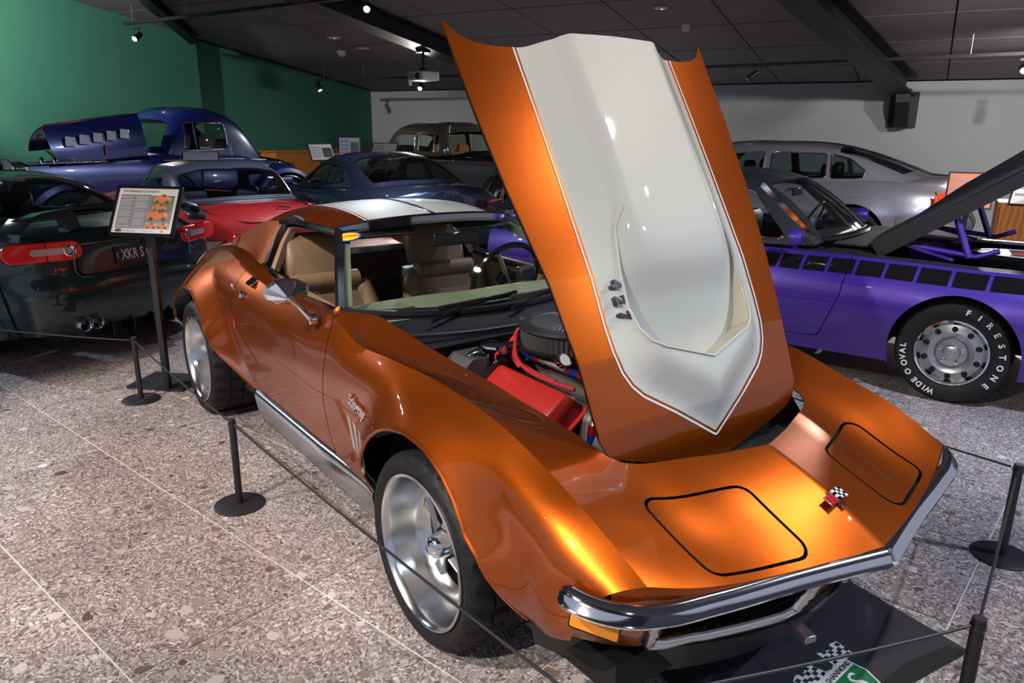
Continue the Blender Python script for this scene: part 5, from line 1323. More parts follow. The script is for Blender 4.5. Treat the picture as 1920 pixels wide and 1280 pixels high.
G = [[(2.75,0,.85),(2.70,.40,.85),(2.45,.66,.845),(2.35,.70,.84)], [(2.0,0,1.18),(1.99,.34,1.17),(1.92,.54,1.12),(2.0,.715,.84)], [(1.60,0,1.245),(1.60,.36,1.235),(1.58,.555,1.165),(1.6,.72,.86)], [(1.18,0,1.225),(1.18,.36,1.212),(1.16,.54,1.14),(1.18,.72,.89)], [(.42,0,.945),(.44,.36,.94),(.52,.56,.925),(.62,.66,.91)]]
as_.cabin(G, [[(2.18, .89), (1.88, 1.10), (1.52, 1.13), (1.48, .90)], [(1.44, .91), (1.48, 1.125), (1.22, 1.10), (1.05, .97)]], glassm=TGLASS, trim=GLOSSB, rw=(3.03, 3.88), wv=1.95)
as_.interior(2.4, .8, .62, .42, .9, ((1.75, .35, 1.02), (1.75, -.35, 1.02)))
as_.part('parcel_shelf', box(.78, 0, .90, .5, 1.0, .02), mat('shelf_teal', (.09, .17, .20), .8), smooth_=False)
as_.part('door_handle', box(1.45, .925, .78, .16, .02, .03), CHROME, bevel=.006)
wm_ = as_.part('wing_mirror', loft([[(2.15 + dx, .86 + dy, .92 + dz) for dx, dz in rrect(.14, .09, .03)] for dy in (0, .12)]), NAVY)
as_.part('mirror_stem', tube([(2.15, .78, .86), (2.15, .90, .90)], .015, 8), BLACK, wm_)
for sg in (1, -1): as_.part('tail_lamp', place(prism(rrect(.22, .10, .03), -.01, .02), frame((.0, sg * .62, .74), (-.3 * sg, -1, 0), (-1, sg * .3, .1))), REDLENS)
as_.wheels((3.35, .80), .935, .34, .25, .24, .03, 5)

# ---------------------------------------------------------------- silver sedan
sp = Car('luxury_sedan', 'silver four-door luxury sedan by the grey back wall', (-3.45, 7.78), 200.3, .985, SILVP)
sst = [sect(4.05, .70, .6, .66, .78, .50, .72, .24, .14), sect(3.75, .84, .70, .80, .92, .56, .84, .22, .08), sect(3.0, .96, .76, .94, .965, .62, .88, .20), sect(2.2, 1.0, .78, .97, .965, .64, .88, .20), sect(1.2, 1.0, .80, .975, .965, .64, .88, .20), sect(.4, 1.03, .80, 1.0, .975, .66, .88, .20), sect(-.3, 1.08, .76, 1.03, .975, .68, .88, .22), sect(-.8, 1.07, .70, 1.01, .93, .68, .85, .25, -.06), sect(-1.08, 1.03, .62, .97, .86, .66, .80, .28, -.14), sect(-1.16, .95, .58, .90, .82, .64, .78, .30, -.16)]
m = sp.body(sst, (3.065, 0), R=.36, archr=.40, opening=[(2.5, -.2), (2.5, .6), (2.2, .72), (.3, .72), (-.10, .60), (-.2, .4), (-.2, -.2)], du=.05, dv=.035, flare=.02)
sp.shell(m); sp.cap(sst[-1], -.03, 'tail_panel'); sp.cap(sst[0], .03, 'front_panel')
G = [[(2.75,0,1.0),(2.70,.44,1.0),(2.45,.74,.98),(2.35,.78,.97)], [(1.95,0,1.40),(1.94,.40,1.39),(1.88,.60,1.33),(1.95,.795,.975)], [(1.1,0,1.47),(1.1,.42,1.455),(1.1,.615,1.385),(1.1,.80,.98)], [(.35,0,1.43),(.35,.40,1.415),(.33,.59,1.345),(.35,.79,1.0)], [(-.72,0,1.09),(-.70,.40,1.085),(-.58,.64,1.06),(-.42,.74,1.035)]]
sp.cabin(G, [[(2.12, 1.03), (1.82, 1.30), (1.18, 1.345), (1.16, 1.03)], [(1.06, 1.03), (1.08, 1.345), (.42, 1.335), (.38, 1.04)], [(.33, 1.04), (.37, 1.33), (.14, 1.28), (-.06, 1.14), (-.04, 1.05)]], glassm=glass('green_glass', (.45, .52, .52)), trim=CHROME, rw=(3.05, 3.86), wv=1.9)
sp.interior(2.4, .2, .70, .5, 1.0, ((1.45, .38, 1.22), (1.45, -.38, 1.22), (.45, .38, 1.20), (.45, -.38, 1.20)))
for x in (.68, 1.75):
    h_ = sp.part('door_handle', box(x, sp.yat(x, .90) + .022, .90, .22, .025, .032), CHROME, bevel=.01)
    sp.part('handle_cup', place(prism(ell(.09, .035), -.003, .002), frame((x, sp.yat(x, .90) + .004, .90), (1, 0, 0), (0, 1, .1))), mat('cup_grey', (.2, .2, .22), .4, .5), h_, smooth_=False)
for pts in ([(.20, .99), (.28, .80), (.42, .66), (.46, .30)], [(1.12, 1.0), (1.12, .30)]):
    for sg in (1, -1): sp.part('door_seam', tube([(x, sg * (sp.yat(x, z) + .001), z) for x, z in pts], .004, 6), DARK)
for sg in (1, -1):
    tl = sp.part('tail_lamp', net([[(-.86, sg * (.905), .93), (-1.04, sg * .80, .90), (-1.14, sg * .68, .86)], [(-.87, sg * .945, .80), (-1.06, sg * .84, .78), (-1.17, sg * .70, .76)], [(-.93, sg * .925, .66), (-1.08, sg * .83, .65), (-1.18, sg * .70, .64)]], .04, .04, flip=sg < 0), mat('tail_red_amber', (.75, .05, .008), .15, 0, 1, emit=(.8, .06, .01), es=.25), solid=.012, off=1)
    sp.part('lamp_trim', tube([(-.86, sg * .91, .94), (-.92, sg * .945, .80), (-.93, sg * .93, .65)], .008, 6), CHROME, tl)
sp.part('rear_bumper', both(net([[(-1.18, 0, .64), (-1.17, .5, .64), (-1.06, .82, .64), (-.80, .96, .65), (-.5, .975, .65)], [(-1.24, 0, .55), (-1.23, .5, .55), (-1.10, .86, .55), (-.82, .985, .56), (-.5, .98, .56)], [(-1.20, 0, .36), (-1.19, .5, .36), (-1.06, .82, .36), (-.80, .95, .36), (-.5, .96, .36)]], .06, .06, flip=True)), SILVP, solid=.012)
sp.part('shoulder_crease', tube([(x, sp.yat(x, .84) + .002, .84) for x in np.linspace(-.4, 2.6, 16)], .004, 6), SILVP)
sp.wheels((3.065, 0), .965, .36, .26, .26, .03, 5)

# ---------------------------------------------------------------- blue thirties coupe, left half-hood raised
bl = Car('vintage_coupe', 'deep blue thirties coupe with its long side hood panel raised', (-10.17, .22), 292.8, 1.08, BLUEP)
bst = [sect(1.55, 1.05, .26, 1.03, .30, .80, .28, .50, .0, .01), sect(1.0, 1.08, .36, 1.06, .42, .80, .40, .45, 0, .01), sect(.3, 1.12, .48, 1.09, .56, .80, .54, .40, 0, .01), sect(-.2, 1.15, .58, 1.10, .68, .80, .66, .38, 0, .01), sect(-.8, 1.12, .64, 1.08, .76, .78, .72, .36), sect(-1.5, 1.10, .62, 1.05, .76, .76, .72, .36), sect(-2.0, 1.02, .54, .98, .68, .72, .64, .36), sect(-2.6, .92, .42, .86, .54, .64, .52, .36), sect(-3.0, .70, .30, .64, .40, .54, .38, .38)]
m = bl.body(bst, (), opening=[(1.40, -.2), (1.40, .60), (-.05, .60), (-.05, .45), (-.25, .56), (-.9, .62), (-1.5, .58), (-1.75, .4), (-1.8, -.2)], du=.08, dv=.06)
bl.shell(m); bl.cap(bst[-1], -.06, 'tail_panel')
G = [[(-.12,0,1.14),(-.15,.32,1.13),(-.25,.555,1.11),(-.30,.60,1.10)], [(-.42,0,1.58),(-.44,.30,1.565),(-.50,.50,1.50),(-.42,.62,1.09)], [(-.95,0,1.70),(-.95,.34,1.685),(-.95,.56,1.60),(-.95,.645,1.08)], [(-1.42,0,1.60),(-1.42,.33,1.585),(-1.42,.53,1.50),(-1.42,.625,1.06)], [(-1.95,0,1.02),(-1.95,.30,1.01),(-1.90,.46,.99),(-1.86,.52,.98)]]
bl.cabin(G, [[(-.52, 1.16), (-.60, 1.50), (-1.18, 1.50), (-1.20, 1.16)]], glassm=GLASS, trim=CHROME, ws=(.12, .88), rw=(3.2, 3.62), wv=1.75)
bl.part('quarter_post', tube([(-.72, .622, 1.16), (-.72, .575, 1.49)], .008, 6), CHROME)
bl.interior(-.3, -1.6, .55, .6, 1.1, ((-1.15, .28, 1.35), (-1.15, -.28, 1.35)), col=mat('cloth_beige', (.35, .32, .30), .9))
# raised hood half with five vent windows
hq = [(1.42, .52), (.0, .55)]
hood_b = bl.part('side_hood', net([[(1.12, .02, 1.16), (1.13, .10, 1.28), (1.14, .30, 1.40), (1.13, .42, 1.44)], [(.60, .02, 1.20), (.60, .12, 1.33), (.60, .34, 1.47), (.60, .48, 1.52)], [(.05, .02, 1.22), (.05, .14, 1.38), (.05, .38, 1.54), (.05, .56, 1.60)]], .08, .05, flip=True), BLUEP, solid=.012)
hs = bl.part('hood_side_panel', net([[(1.13, .42, 1.44), (1.12, .50, 1.20), (1.06, .52, 1.04)], [(.60, .48, 1.52), (.60, .58, 1.27), (.60, .60, 1.06)], [(.05, .56, 1.60), (.05, .66, 1.34), (.05, .68, 1.10)]], .08, .05, flip=True), BLUEP, hood_b, solid=.012)
for k in range(5):
    x = .92 - .155 * k; z = 1.27 + .022 * k; y = .545 + .022 * k
    bl.part('vent_window', box(x, y + .012, z, .115, .012, .11, rot=Matrix.Rotation(-.1, 4, 'Y')), mat('vent_foil', (.6, .62, .7), .35, .8), hood_b, bevel=.004)
bl.part('hood_handle', tube([(.55, .61, 1.22), (.55, .64, 1.20), (.55, .63, 1.12)], .010, 8), CHROME, hood_b)
bl.part('hood_hinge', tube([(1.13, .42, 1.445), (.60, .48, 1.525), (.05, .56, 1.605)], .010, 8), CHROME, hood_b)
# engine seen below the raised panel
be = bl.part('engine', box(.7, .0, .90, 1.1, .42, .22), mat('engine_dark', (.02, .02, .025), .5), bevel=.03)
for k in range(6):
    bl.part('cylinder_stud', lathe([(.03, 1.0), (.03, 1.06), (.015, 1.09), (0, 1.09)], 12, c=(.30 + .15 * k, .14, 0)), CHROME, be)
for k in range(4):
    bl.part('plug_lead', tube(curve([(.3 + .2 * k, .14, 1.08), (.45 + .17 * k, .10, 1.16), (.70 + .05 * k, .05, 1.10)], 6), .010, 6), mat('tan_lead', (.45, .28, .12), .6), be)
bl.part('radiator_shell', loft([[(1.58 + dx, y, z) for y, z in ((-.20, .50), (.20, .50), (.26, .80), (.22, 1.06), (0, 1.12), (-.22, 1.06), (-.26, .80))] for dx in (-.05, .03)]), CHROME, sharp=30)
orn = bl.part('hood_ornament', tube(curve([(1.66, 0, 1.13), (1.60, 0, 1.18), (1.42, 0, 1.20)], 5), .018, 8), CHROME)
def fender(cx, R, y0, y1, a0, a1, mt, w=.02, tail=None):
    rings = []
    for a in np.linspace(a0, a1, 22):
        t = math.radians(a); rings.append([(cx + (R + dr) * math.cos(t) * 1.12, y, .34 + (R + dr) * math.sin(t)) for y, dr in ((y0, .06), (y0 + (y1 - y0) * .3, .09), (y0 + (y1 - y0) * .65, .08), (y1 - .02, .035), (y1, -.02))])
    return loft(rings, closed=False)
for sg in (1, -1):
    for cx in (1.15, -2.05):
        f_ = fender(cx, .44 if cx > 0 else .50, .40, .86, -8, 190 if cx > 0 else 200, BLUEP); V = f_.V.copy(); V[:, 1] *= sg
        o_ = bl.part('fender', M(V, f_.F if sg < 0 else [tuple(reversed(q)) for q in f_.F]), BLUEP, solid=.012, off=0)
        bl.part('fender_bead', tube([(cx + .515 * math.cos(math.radians(a)) * 1.12 * .86, sg * .845, .34 + .43 * math.sin(math.radians(a))) for a in np.linspace(0, 185, 20)], .008, 6), CHROME, o_)
    bl.part('running_board', sweep([(.70, sg * .68, .34), (-1.45, sg * .70, .34)], [(-.14, -.02), (.14, -.02), (.14, .02), (-.14, .02)]), BLUEP, smooth_=False)
    hl_ = bl.part('headlamp', lathe([(0, -.16), (.05, -.14), (.10, -.04), (.105, .04), (.095, .05)], 24, axis='x', c=(1.52, sg * .42, .98)), CHROME)
    bl.part('headlamp_glass', lathe([(.095, .05), (.06, .065), (0, .07)], 24, axis='x', c=(1.52, sg * .42, .98)), WHITE, hl_)
    bl.part('belt_moulding', tube([(x, sg * (bl.yat(x, 1.03) + .006), 1.03 - .05 * max(0, -1.2 - x)) for x in np.linspace(-.2, -1.9, 14)], .006, 6), mat('pale_trim', (.6, .55, .6), .3, .5))
bl.wheels((1.15, -2.05), .80, .37, .22, .16, .02, 5)
bl.part('front_bumper', tube(curve([(1.70, -.80, .52), (1.86, -.4, .52), (1.90, 0, .52), (1.86, .4, .52), (1.70, .80, .52)], 5), .03, 10), CHROME)

# ---------------------------------------------------------------- two-tone vintage saloon
ro = Car('vintage_saloon', 'two-tone grey and black upright vintage saloon in the far corner', (-10.686, 6.428), 8.0, .985, GREYP)
rst2 = [sect(2.35, 1.08, .26, 1.05, .32, .80, .30, .50, 0, .01), sect(1.6, 1.12, .36, 1.08, .46, .80, .44, .42, 0, .01), sect(.8, 1.15, .46, 1.10, .58, .80, .56, .38, 0, .01), sect(.25, 1.17, .58, 1.12, .70, .78, .68, .36), sect(-.6, 1.14, .68, 1.08, .82, .76, .78, .34), sect(-1.4, 1.12, .70, 1.06, .84, .74, .78, .34), sect(-2.1, 1.06, .66, 1.0, .80, .70, .74, .34), sect(-2.6, .86, .52, .80, .66, .60, .62, .36, -.08)]
m = ro.body(rst2, (), opening=[(.2, -.2), (.2, .5), (-.1, .58), (-1.9, .60), (-2.0, .4), (-2.0, -.2)], du=.1, dv=.06)
mu, ml = cut(m, m.V[:, 2] - 1.02)
ro.shell(ml); ob('upper_body', both(mu), GLOSSB, ro.r, solid=.01); ro.cap(rst2[-1], -.06, 'tail_panel')
TOP = paint('roof_bronze', (.20, .16, .12), (.24, .19, .14), .4, .3)
G = [[(.30,0,1.16),(.28,.36,1.15),(.20,.60,1.13),(.18,.63,1.12)], [(.0,0,1.58),(-.01,.36,1.565),(-.06,.56,1.50),(.02,.655,1.10)], [(-.9,0,1.68),(-.9,.40,1.665),(-.9,.60,1.58),(-.9,.695,1.08)], [(-1.75,0,1.58),(-1.75,.38,1.565),(-1.72,.57,1.48),(-1.75,.67,1.06)], [(-2.2,0,1.08),(-2.2,.36,1.07),(-2.15,.54,1.05),(-2.1,.60,1.03)]]
ro.cabin(G, [[(-.18, 1.16), (-.20, 1.48), (-.78, 1.50), (-.78, 1.16)], [(-.90, 1.16), (-.90, 1.50), (-1.50, 1.47), (-1.52, 1.16)]], glassm=GLASS, trim=CHROME, roofmat=TOP, ws=(.08, .92), rw=(3.25, 3.7), wv=1.85)
ro.part('roof_cap', both(net([[(.02,0,1.592),(.01,.30,1.578),(-.02,.50,1.535)],[(-.9,0,1.692),(-.9,.34,1.676),(-.9,.54,1.63)],[(-1.70,0,1.60),(-1.70,.32,1.585),(-1.68,.50,1.53)]], .08, .06, flip=True)), GLOSSB, solid=.008)
ro.interior(.1, -1.9, .6, .6, 1.1, ((-.62, .32, 1.30), (-.62, -.32, 1.30)), col=mat('tan_hide', (.35, .13, .04), .6))
ro.part('wood_dash', box(.05, 0, 1.12, .10, 1.1, .12), mat('walnut', (.28, .10, .03), .35), bevel=.02)
ro.part('quarter_light', tube([(-.36, -.645, 1.16), (-.38, -.59, 1.49)], .010, 6), CHROME)
ro.part('wing_mirror', lathe([(0, -.03), (.06, -.02), (.065, .02), (0, .03)], 16, axis='x', c=(.10, -.72, 1.20)), CHROME)
for sg in (1, -1):
    f_ = fender(1.75, .50, .42, .90, -12, 200, GREYP); V = f_.V.copy(); V[:, 1] *= sg; V[:, 2] += .02
    ro.part('fender', M(V, f_.F if sg < 0 else [tuple(reversed(q)) for q in f_.F]), GREYP, solid=.012, off=0)
    f_ = fender(-1.75, .48, .50, .93, -12, 196, GREYP); V = f_.V.copy(); V[:, 1] *= sg
    ro.part('fender', M(V, f_.F if sg < 0 else [tuple(reversed(q)) for q in f_.F]), GREYP, solid=.012, off=0)
    h_ = ro.part('headlamp', lathe([(0, -.16), (.06, -.14), (.11, -.03), (.115, .04), (.10, .06)], 24, axis='x', c=(2.15, sg * .50, 1.0)), CHROME)
    ro.part('headlamp_glass', lathe([(.10, .06), (.06, .075), (0, .08)], 24, axis='x', c=(2.15, sg * .50, 1.0)), WHITE, h_)
    ro.part('running_board', sweep([(1.2, sg * .72, .36), (-1.2, sg * .76, .36)], [(-.14, -.02), (.14, -.02), (.14, .02), (-.14, .02)]), GLOSSB, smooth_=False)
    ro.part('belt_moulding', tube([(x, sg * (ro.yat(x, 1.02) + .006), 1.02) for x in np.linspace(1.9, -2.0, 16)], .008, 6), CHROME)
for x in (-.10, -.84, -1.58): ro.part('door_seam', tube([(x, -(ro.yat(x, z) + .002), z) for z in (1.05, .8, .5)], .004, 6), DARK)
ro.part('grille_shell', loft([[(2.38 + dx, y, z) for y, z in ((-.26, .50), (.26, .50), (.26, 1.06), (.12, 1.12), (-.12, 1.12), (-.26, 1.06))] for dx in (-.06, .03)]), CHROME, smooth_=False)
ro.part('mascot', tube(curve([(2.38, 0, 1.12), (2.36, 0, 1.20), (2.30, 0, 1.24)], 5), .014, 8), CHROME)
ro.part('aerial_lamp', tube([(.10, -.62, 1.52), (.14, -.64, 1.62), (.16, -.64, 1.66)], .010, 6), CHROME)
ro.wheels((1.75, -1.75), .86, .38, .22, .17, .02, 5)

# ================================================================ BARRIERS, SIGNS, MAT
POSTM = mat('post_black', (.02, .02, .023), .5, .1)
def post(label, x, y, h=.39, r=.0145, br=.105):
    t = thing('stanchion', label, 'stanchion', (x, y, 0), group='low barrier posts')
    ob('base', lathe([(0, .010), (br - .004, .009), (br, .006), (br, .0), (0, 0)], 40), POSTM, t)
    ob('post', lathe([(r, .008), (r, h - .002), (r - .002, h), (0, h)], 20), POSTM, t)
    ob('cable_eye', lathe([(r + .001, h - .035), (r + .003, h - .03), (r + .003, h - .02), (r + .001, h - .015)], 16), GLOSSB, t)
    return np.array([x, y, h - .02])
pA = post('black stanchion beside the orange flank and door', -1.232, -.968, .395)
pB = post('small black stanchion in front of the sign stand', -2.881, -1.038, .385)
pC = post('black stanchion right of the chrome bumper on the pale tiles', .864, 1.281, .385, .017)
pD = post('black stanchion at the bottom right corner near the mat', 1.196, .170, .385, .017)
pE = post('black stanchion outside the bottom of the frame', .831, -.835, .39)
pF = post('black stanchion outside the left of the frame', -4.0, -1.95, .385)
pG = post('black stanchion hidden behind the orange car', -1.3, 1.33, .385)
CABLE = mat('barrier_cable', (.05, .05, .055), .45, .5)
def cable(label, a, b, sag=.012):
    P = [a + (b - a) * t + np.array([0, 0, -sag * 4 * t * (1 - t)]) for t in np.linspace(0, 1, 12)]
    d = (b - a) / np.linalg.norm(b - a); P[0] = a + d * .026; P[-1] = b - d * .026
    tag(ob('barrier_cable', tube(P, .0042, 8), CABLE), label, 'cable', 'barrier cables')
cable('thin black cable along the orange flank and front wheel', pA, pE)
cable('thin cable between the two left stanchions', pB, pA)
cable('thin cable running off to the left frame edge', pF, pB)
cable('thin cable behind the bumper towards the purple car', pG, pC)
cable('short cable joining the two right stanchions', pC, pD)
cable('black cable crossing the mat at the bottom', pD, pE)

# information stand of the orange car
sg_ = thing('sign_stand', 'black stand with a framed information sheet about the orange car', 'sign', (-2.98, -.89, 0))
ob('base_plate', place(box(0, 0, .008, .38, .30, .014), np.array([[.72, -.69, 0, -.14], [.69, .72, 0, .06], [0, 0, 1, 0], [0, 0, 0, 1]])), POSTM, sg_, smooth_=False)
ob('pole', box(.02, .02, .50, .034, .034, 1.0, rz=.8), POSTM, sg_, smooth_=False)
pc = np.array([[-3.105, -.97, 1.247], [-2.811, -.683, 1.225], [-2.715, -.803, .95], [-3.014, -1.092, .976]])
pcen = pc.mean(0); px = (pc[1] - pc[0] + pc[2] - pc[3]) / 2; px[2] = 0; py = (pc[0] - pc[3] + pc[1] - pc[2]) / 2; pn = np.cross(px, py); pn /= np.linalg.norm(pn)
PW, PH = .405, .305
fp = frame(pcen - np.array([-2.98, -.89, 0]), px, pn)
fp2 = np.array(fp)
fo = ob('frame_board', prism(rrect(PW, PH, .006, 2), -.016, 0, fp), BLACK, sg_, smooth_=False)
for a, b, w, h in ((0, PH / 2 - .008, PW, .016), (0, -PH / 2 + .008, PW, .016), (PW / 2 - .008, 0, .016, PH), (-PW / 2 + .008, 0, .016, PH)):
    ob('frame_bar', prism([(a - w / 2, b - h / 2), (a + w / 2, b - h / 2), (a + w / 2, b + h / 2), (a - w / 2, b + h / 2)], 0, .006, fp), GLOSSB, fo, smooth_=False)
SHEET = mat('sheet_white', (.62, .60, .66), .5); SLATE = mat('sheet_slate', (.16, .18, .24), .5); LINE = mat('sheet_line', (.33, .35, .42), .5); INK = mat('sheet_ink', (.08, .08, .10), .5)
PORG = mat('print_orange', (.62, .14, .02), .5); PGRN = mat('print_green', (.05, .16, .04), .5); PDK = mat('print_dark', (.03, .03, .035), .5)
def flat(nm, x0, y0, x1, y1, mt, lv, par=None): return ob(nm, prism([(x0, y0), (x1, y0), (x1, y1), (x0, y1)], .0005 + lv * .0006, .0009 + lv * .0006, fp), mt, par or fo, smooth_=False)
flat('info_sheet', -.186, -.136, .186, .136, SHEET, 0); flat('text_panel', -.168, -.108, .02, .10, SLATE, 1); flat('photo_panel', .02, -.108, .168, .095, SLATE, 1)
text('sheet_title', '1972 CHEVROLET C3 CORVETTE', .019, INK, fo, np.array(fp) @ np.array([[1, 0, 0, -.05], [0, 1, 0, .117], [0, 0, 1, .003], [0, 0, 0, 1]]), .0003, sx=.82)
random.seed(3)
for col in (0, 1):
    y = .090
    while y > -.100:
        n = random.choice((1, 2, 4, 5))
        for k in range(n):
            if y < -.100: break
            flat('text_line', -.162 + .092 * col, y - .005, -.162 + .092 * col + random.uniform(.060, .084), y, LINE, 2); y -= .0078
        y -= .006
def minicar(cx, cy, s, top=SHEET):
    pr = lambda pts, mt, lv: ob('print_car', prism([(cx + x * s, cy + y * s) for x, y in pts], .0005 + lv * .0006, .0009 + lv * .0006, fp), mt, fo, smooth_=False)
    pr([(-.5, -.05), (-.45, .10), (-.2, .16), (-.05, .28), (.12, .27), (.25, .12), (.48, .04), (.52, -.08), (.3, -.16), (-.4, -.16)], PORG, 4)
    pr([(-.02, .24), (.10, .24), (.2, .13), (0, .12)], PDK, 5); pr([(.18, .12), (.3, .10), (.44, .03), (.34, .02)], top, 5)
    for wx in (-.28, .26): pr([(wx + .09 * math.cos(a), -.14 + .09 * math.sin(a)) for a in np.linspace(0, 6.28, 11)[:-1]], PDK, 5)
flat('photo_ground', .03, .045, .166, .09, PGRN, 2); flat('photo_ground', .028, .0, .160, .042, PGRN, 2); flat('photo_ground', .02, -.106, .165, -.072, LINE, 2)
minicar(.095, .072, .115); minicar(.085, .020, .10, PORG); minicar(.085, -.028, .145); minicar(.055, -.090, .07); minicar(.125, -.090, .07)
ob('sheet_logo', prism([(-.165 + .022 + .022 * math.cos(a), -.121 + .010 * math.sin(a)) for a in np.linspace(0, 6.28, 15)[:-1]], .002, .0025, fp), mat('logo_maroon', (.08, .02, .05), .5), fo, smooth_=False)
flat('footer_line', -.115, -.126, -.04, -.120, LINE, 2); flat('footer_line', .0, -.124, .07, -.121, LINE, 2); flat('footer_mark', .12, -.128, .135, -.118, PORG, 2)

# information boards far behind
def board(label, c, w, h, face, tilt, mt, rows, pole=True, col2=None):
    t = thing('info_board', label, 'sign', (c[0], c[1], 0), group='distant information boards')
    f = np.array([math.cos(face), math.sin(face)]); n = np.array([f[0] * math.cos(tilt), f[1] * math.cos(tilt), math.sin(tilt)])
    fr = frame((0, 0, c[2]), (-f[1], f[0], 0), n)
    b = ob('board', prism(rrect(w, h, .006, 2), -.015, 0, fr), BLACK, t, smooth_=False)
    ob('sheet', prism(rrect(w - .03, h - .03, .004, 2), 0, .002, fr), mt, b, smooth_=False)
    for k in range(rows):
        y = h / 2 - .06 - k * (h - .10) / rows
        ob('print_block', prism([(-w / 2 + .03, y - .02), (-.01, y - .02), (-.01, y), (-w / 2 + .03, y)], .002, .003, fr), LINE, b, smooth_=False)
    if col2 is not None: ob('print_photo', prism([(.02, -h * .3), (w / 2 - .03, -h * .3), (w / 2 - .03, h * .25), (.02, h * .25)], .002, .003, fr), col2, b, smooth_=False)
    if pole:
        ob('pole', tube([(-n[0] * .02, -n[1] * .02, .01), (-n[0] * .03, -n[1] * .03, c[2] - .03)], .02, 8), POSTM, t)
        ob('base', box(0, 0, .008, .36, .36, .014), POSTM, t, smooth_=False)
BPR = mat('board_print', (.60, .60, .68), .5); WPR = mat('board_print_warm', (.85, .78, .66), .5)
az = math.radians(-22)
board('white information board left of the three before the green wall', (-10.05, 3.15, 1.19), .42, .30, az + .45, .5, BPR, 4, col2=PDK)
board('upright white information board in the middle of the three far boards', (-9.45, 3.36, 1.27), .34, .34, az - .15, .2, BPR, 4, col2=SLATE)
board('cream information board nearest the two-tone saloon', (-9.05, 3.75, 1.25), .42, .26, az - .5, .7, WPR, 3)
board('orange and white information board behind the purple car', (-1.02, 4.95, 1.12), .34, .30, math.radians(-66), .25, mat('print_orange_red', (.85, .25, .12), .5), 3, col2=WHITE)
board('brightly lit white information board at the right edge', (-.44, 5.06, 1.18), .60, .34, math.radians(-85), .45, mat('sheet_bright', (.85, .84, .80), .5), 4)
board('small grey information board with a black bar in front of the blue coupe', (-8.95, 1.0, 1.19), .46, .19, math.radians(-17), .9, mat('board_grey', (.30, .30, .34), .5), 0, col2=None)
# veneered display cabinet and dark box in the background
WOOD = mat('orange_veneer', (.42, .14, .025), .45)
_g = nd(WOOD, 'ShaderNodeTexCoord'); _w = nd(WOOD, 'ShaderNodeTexWave', Scale=6.0, Distortion=4.0); lk(WOOD, _g.outputs['Object'], _w.inputs['Vector'])
_rr = ramp(WOOD, _w.outputs['Fac'], [(0, (.34, .11, .02)), (1, (.50, .19, .04))]); lk(WOOD, _rr.outputs[0], WOOD.node_tree.nodes['Principled BSDF'].inputs['Base Color'])
cb = thing('display_cabinet', 'orange veneered cabinet behind the lit information board', 'cabinet', (-.55, 6.9, 0), RA)
ob('carcass', box(0, 0, .48, 1.9, .45, .92), WOOD, cb, bevel=.006)
for k in range(3): ob('front_panel', box(-.63 + .63 * k, -.235, .48, .60, .02, .84), WOOD, cb, bevel=.004)
ob('plinth', box(0, .0, .02, 1.84, .40, .04), BLACK, cb, smooth_=False)
cb2 = thing('veneer_counter', 'low orange veneered counter under the far green wall', 'counter', (-13.5, 4.6, 0), RA + 1.57)
ob('carcass', box(0, 0, .56, 3.0, .4, 1.10), WOOD, cb2, bevel=.006); ob('counter_top', box(0, 0, 1.125, 3.06, .46, .03), WOOD, cb2, bevel=.004)
cs_ = thing('black_case', 'black box between the blue coupe and the information boards', 'box', (-11.5, 4.15, 0), RA)
ob('case_body', box(0, 0, .54, .55, .55, 1.06), BLACK, cs_, bevel=.02); ob('case_lid', box(0, 0, 1.085, .57, .57, .03), BLACK, cs_, bevel=.01)
ch = thing('white_car', 'chrome and white front corner of a car at the right edge', 'car', (.36, 5.75, 0), math.radians(-70))
ob('wing_panel', loft([[(x, y, z) for y, z in ((-.3, .3), (-.34, .6), (-.3, .85), (0, .92), (.3, .9), (.3, .3))] for x in (-.8, -.3, .1, .3)]), mat('white_enamel', (.6, .58, .56), .3, 0, 1), ch, sharp=50)
hlx = ob('headlamp', lathe([(.0, -.05), (.12, -.05), (.13, .0), (.115, .04)], 28, axis='x', c=(.32, 0, .70)), CHROME, ch); ob('headlamp_glass', lathe([(.115, .04), (.07, .07), (0, .08)], 28, axis='x', c=(.32, 0, .70)), WHITE, hlx)
ob('tyre', lathe([(.18, -.1), (.30, -.1), (.32, -.06), (.32, .06), (.30, .1), (.18, .1)], 32, axis='y', c=(-.3, -.28, .32), closed=True), RUBBER, ch)

# floor mat with the shield
MATM = mat('ribbed_mat', (.035, .032, .038), .55)
_g = nd(MATM, 'ShaderNodeTexCoord'); _w = nd(MATM, 'ShaderNodeTexWave', Scale=55.0); _w.bands_direction = 'Y'; lk(MATM, _g.outputs['Object'], _w.inputs['Vector'])
_b = nd(MATM, 'ShaderNodeBump', Strength=.5, Distance=.003); lk(MATM, _w.outputs['Fac'], _b.inputs['Height']); lk(MATM, _b.outputs[0], MATM.node_tree.nodes['Principled BSDF'].inputs['Normal'])
me_x = np.array([1.049 - .616, .585 - .637, 0]); mx = me_x / np.linalg.norm(me_x); my = np.array([-mx[1], mx[0], 0])
mt_ = thing('floor_mat', 'dark ribbed floor mat with a green shield under the chrome bumper', 'mat', (1.049, .585, 0))
fm = frame((0, 0, 0), mx, (0, 0, 1))
ob('mat_sheet', prism([(-.78, -.92), (0, -.92), (0, 0), (-.78, 0)], .001, .006, fm), MATM, mt_, smooth_=False)
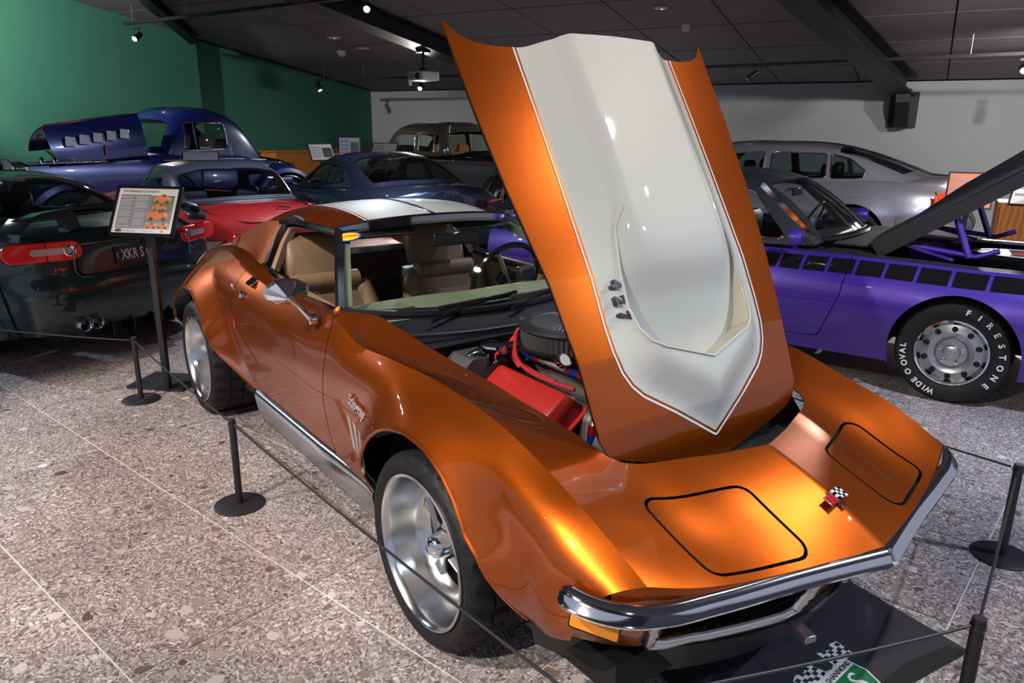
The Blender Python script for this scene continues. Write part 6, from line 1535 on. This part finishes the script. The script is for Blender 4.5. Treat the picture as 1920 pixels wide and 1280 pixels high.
ob('worn_edge', prism([(-.03, -.62), (.006, -.60), (.004, -.02), (-.045, -.03), (-.06, -.22), (-.035, -.40), (-.055, -.52)], .006, .0075, fm), mat('worn_black', (.012, .012, .013), .9), mt_, smooth_=False)
GRN = mat('shield_green', (.01, .17, .06), .5)
# shield frame: x to its right, y up, as read from the left of the car
so = np.array([.906 - 1.049, .16 - .585, 0]); sx_ = np.array([-.10, 1, 0]); fs = frame(so, sx_, (0, 0, 1))
def sp_(nm, pts, mt, lv, par): return ob(nm, prism([(x * .55, y * .55) for x, y in pts], .006 + lv * .0005, .0064 + lv * .0005, fs), mt, par, smooth_=False)
shield = lambda k: [(-.13 * k, .10 * k), (-.06 * k, .118 * k), (0, .10 * k), (.06 * k, .118 * k), (.13 * k, .10 * k), (.135 * k, -.02 * k), (.09 * k, -.11 * k), (0, -.17 * k), (-.09 * k, -.11 * k), (-.135 * k, -.02 * k)]
s0 = sp_('shield_border', shield(1.06), WHITE, 2, mt_); sp_('shield_field', shield(.98), GRN, 3, s0)
sp_('name_band', [(-.125, .045), (.125, .045), (.128, .098), (.06, .113), (0, .098), (-.06, .113), (-.128, .098)], WHITE, 4, s0)
text('shield_name', 'SHANNONS', .024, PDK, s0, np.array(fs) @ np.array([[1, 0, 0, 0], [0, 1, 0, .0385], [0, 0, 1, .0092], [0, 0, 0, 1]]), .0003, bold=.0005, sx=1.02)
text('shield_initial', 'S', .104, WHITE, s0, np.array(fs) @ np.array([[1, 0, 0, 0], [0, 1, 0, -.025], [0, 0, 1, .0085], [0, 0, 0, 1]]), .0003, shear=.2)
for sg in (-1, 1):
    sp_('flag_cloth', [(sg * .04, .10), (sg * .22, .085), (sg * .25, .20), (sg * .20, .215), (sg * .14, .195), (sg * .06, .225)], WHITE, 1, s0)
    for i in range(6):
        for j in range(4):
            if (i + j) % 2: continue
            x0_ = .055 + i * .031; y0_ = .105 + j * .026 + .008 * math.sin(i * 1.1) - .006 * (i > 3)
            sp_('flag_check', [(sg * x0_, y0_), (sg * (x0_ + .030), y0_), (sg * (x0_ + .030), y0_ + .025), (sg * x0_, y0_ + .025)], PDK, 2, s0)
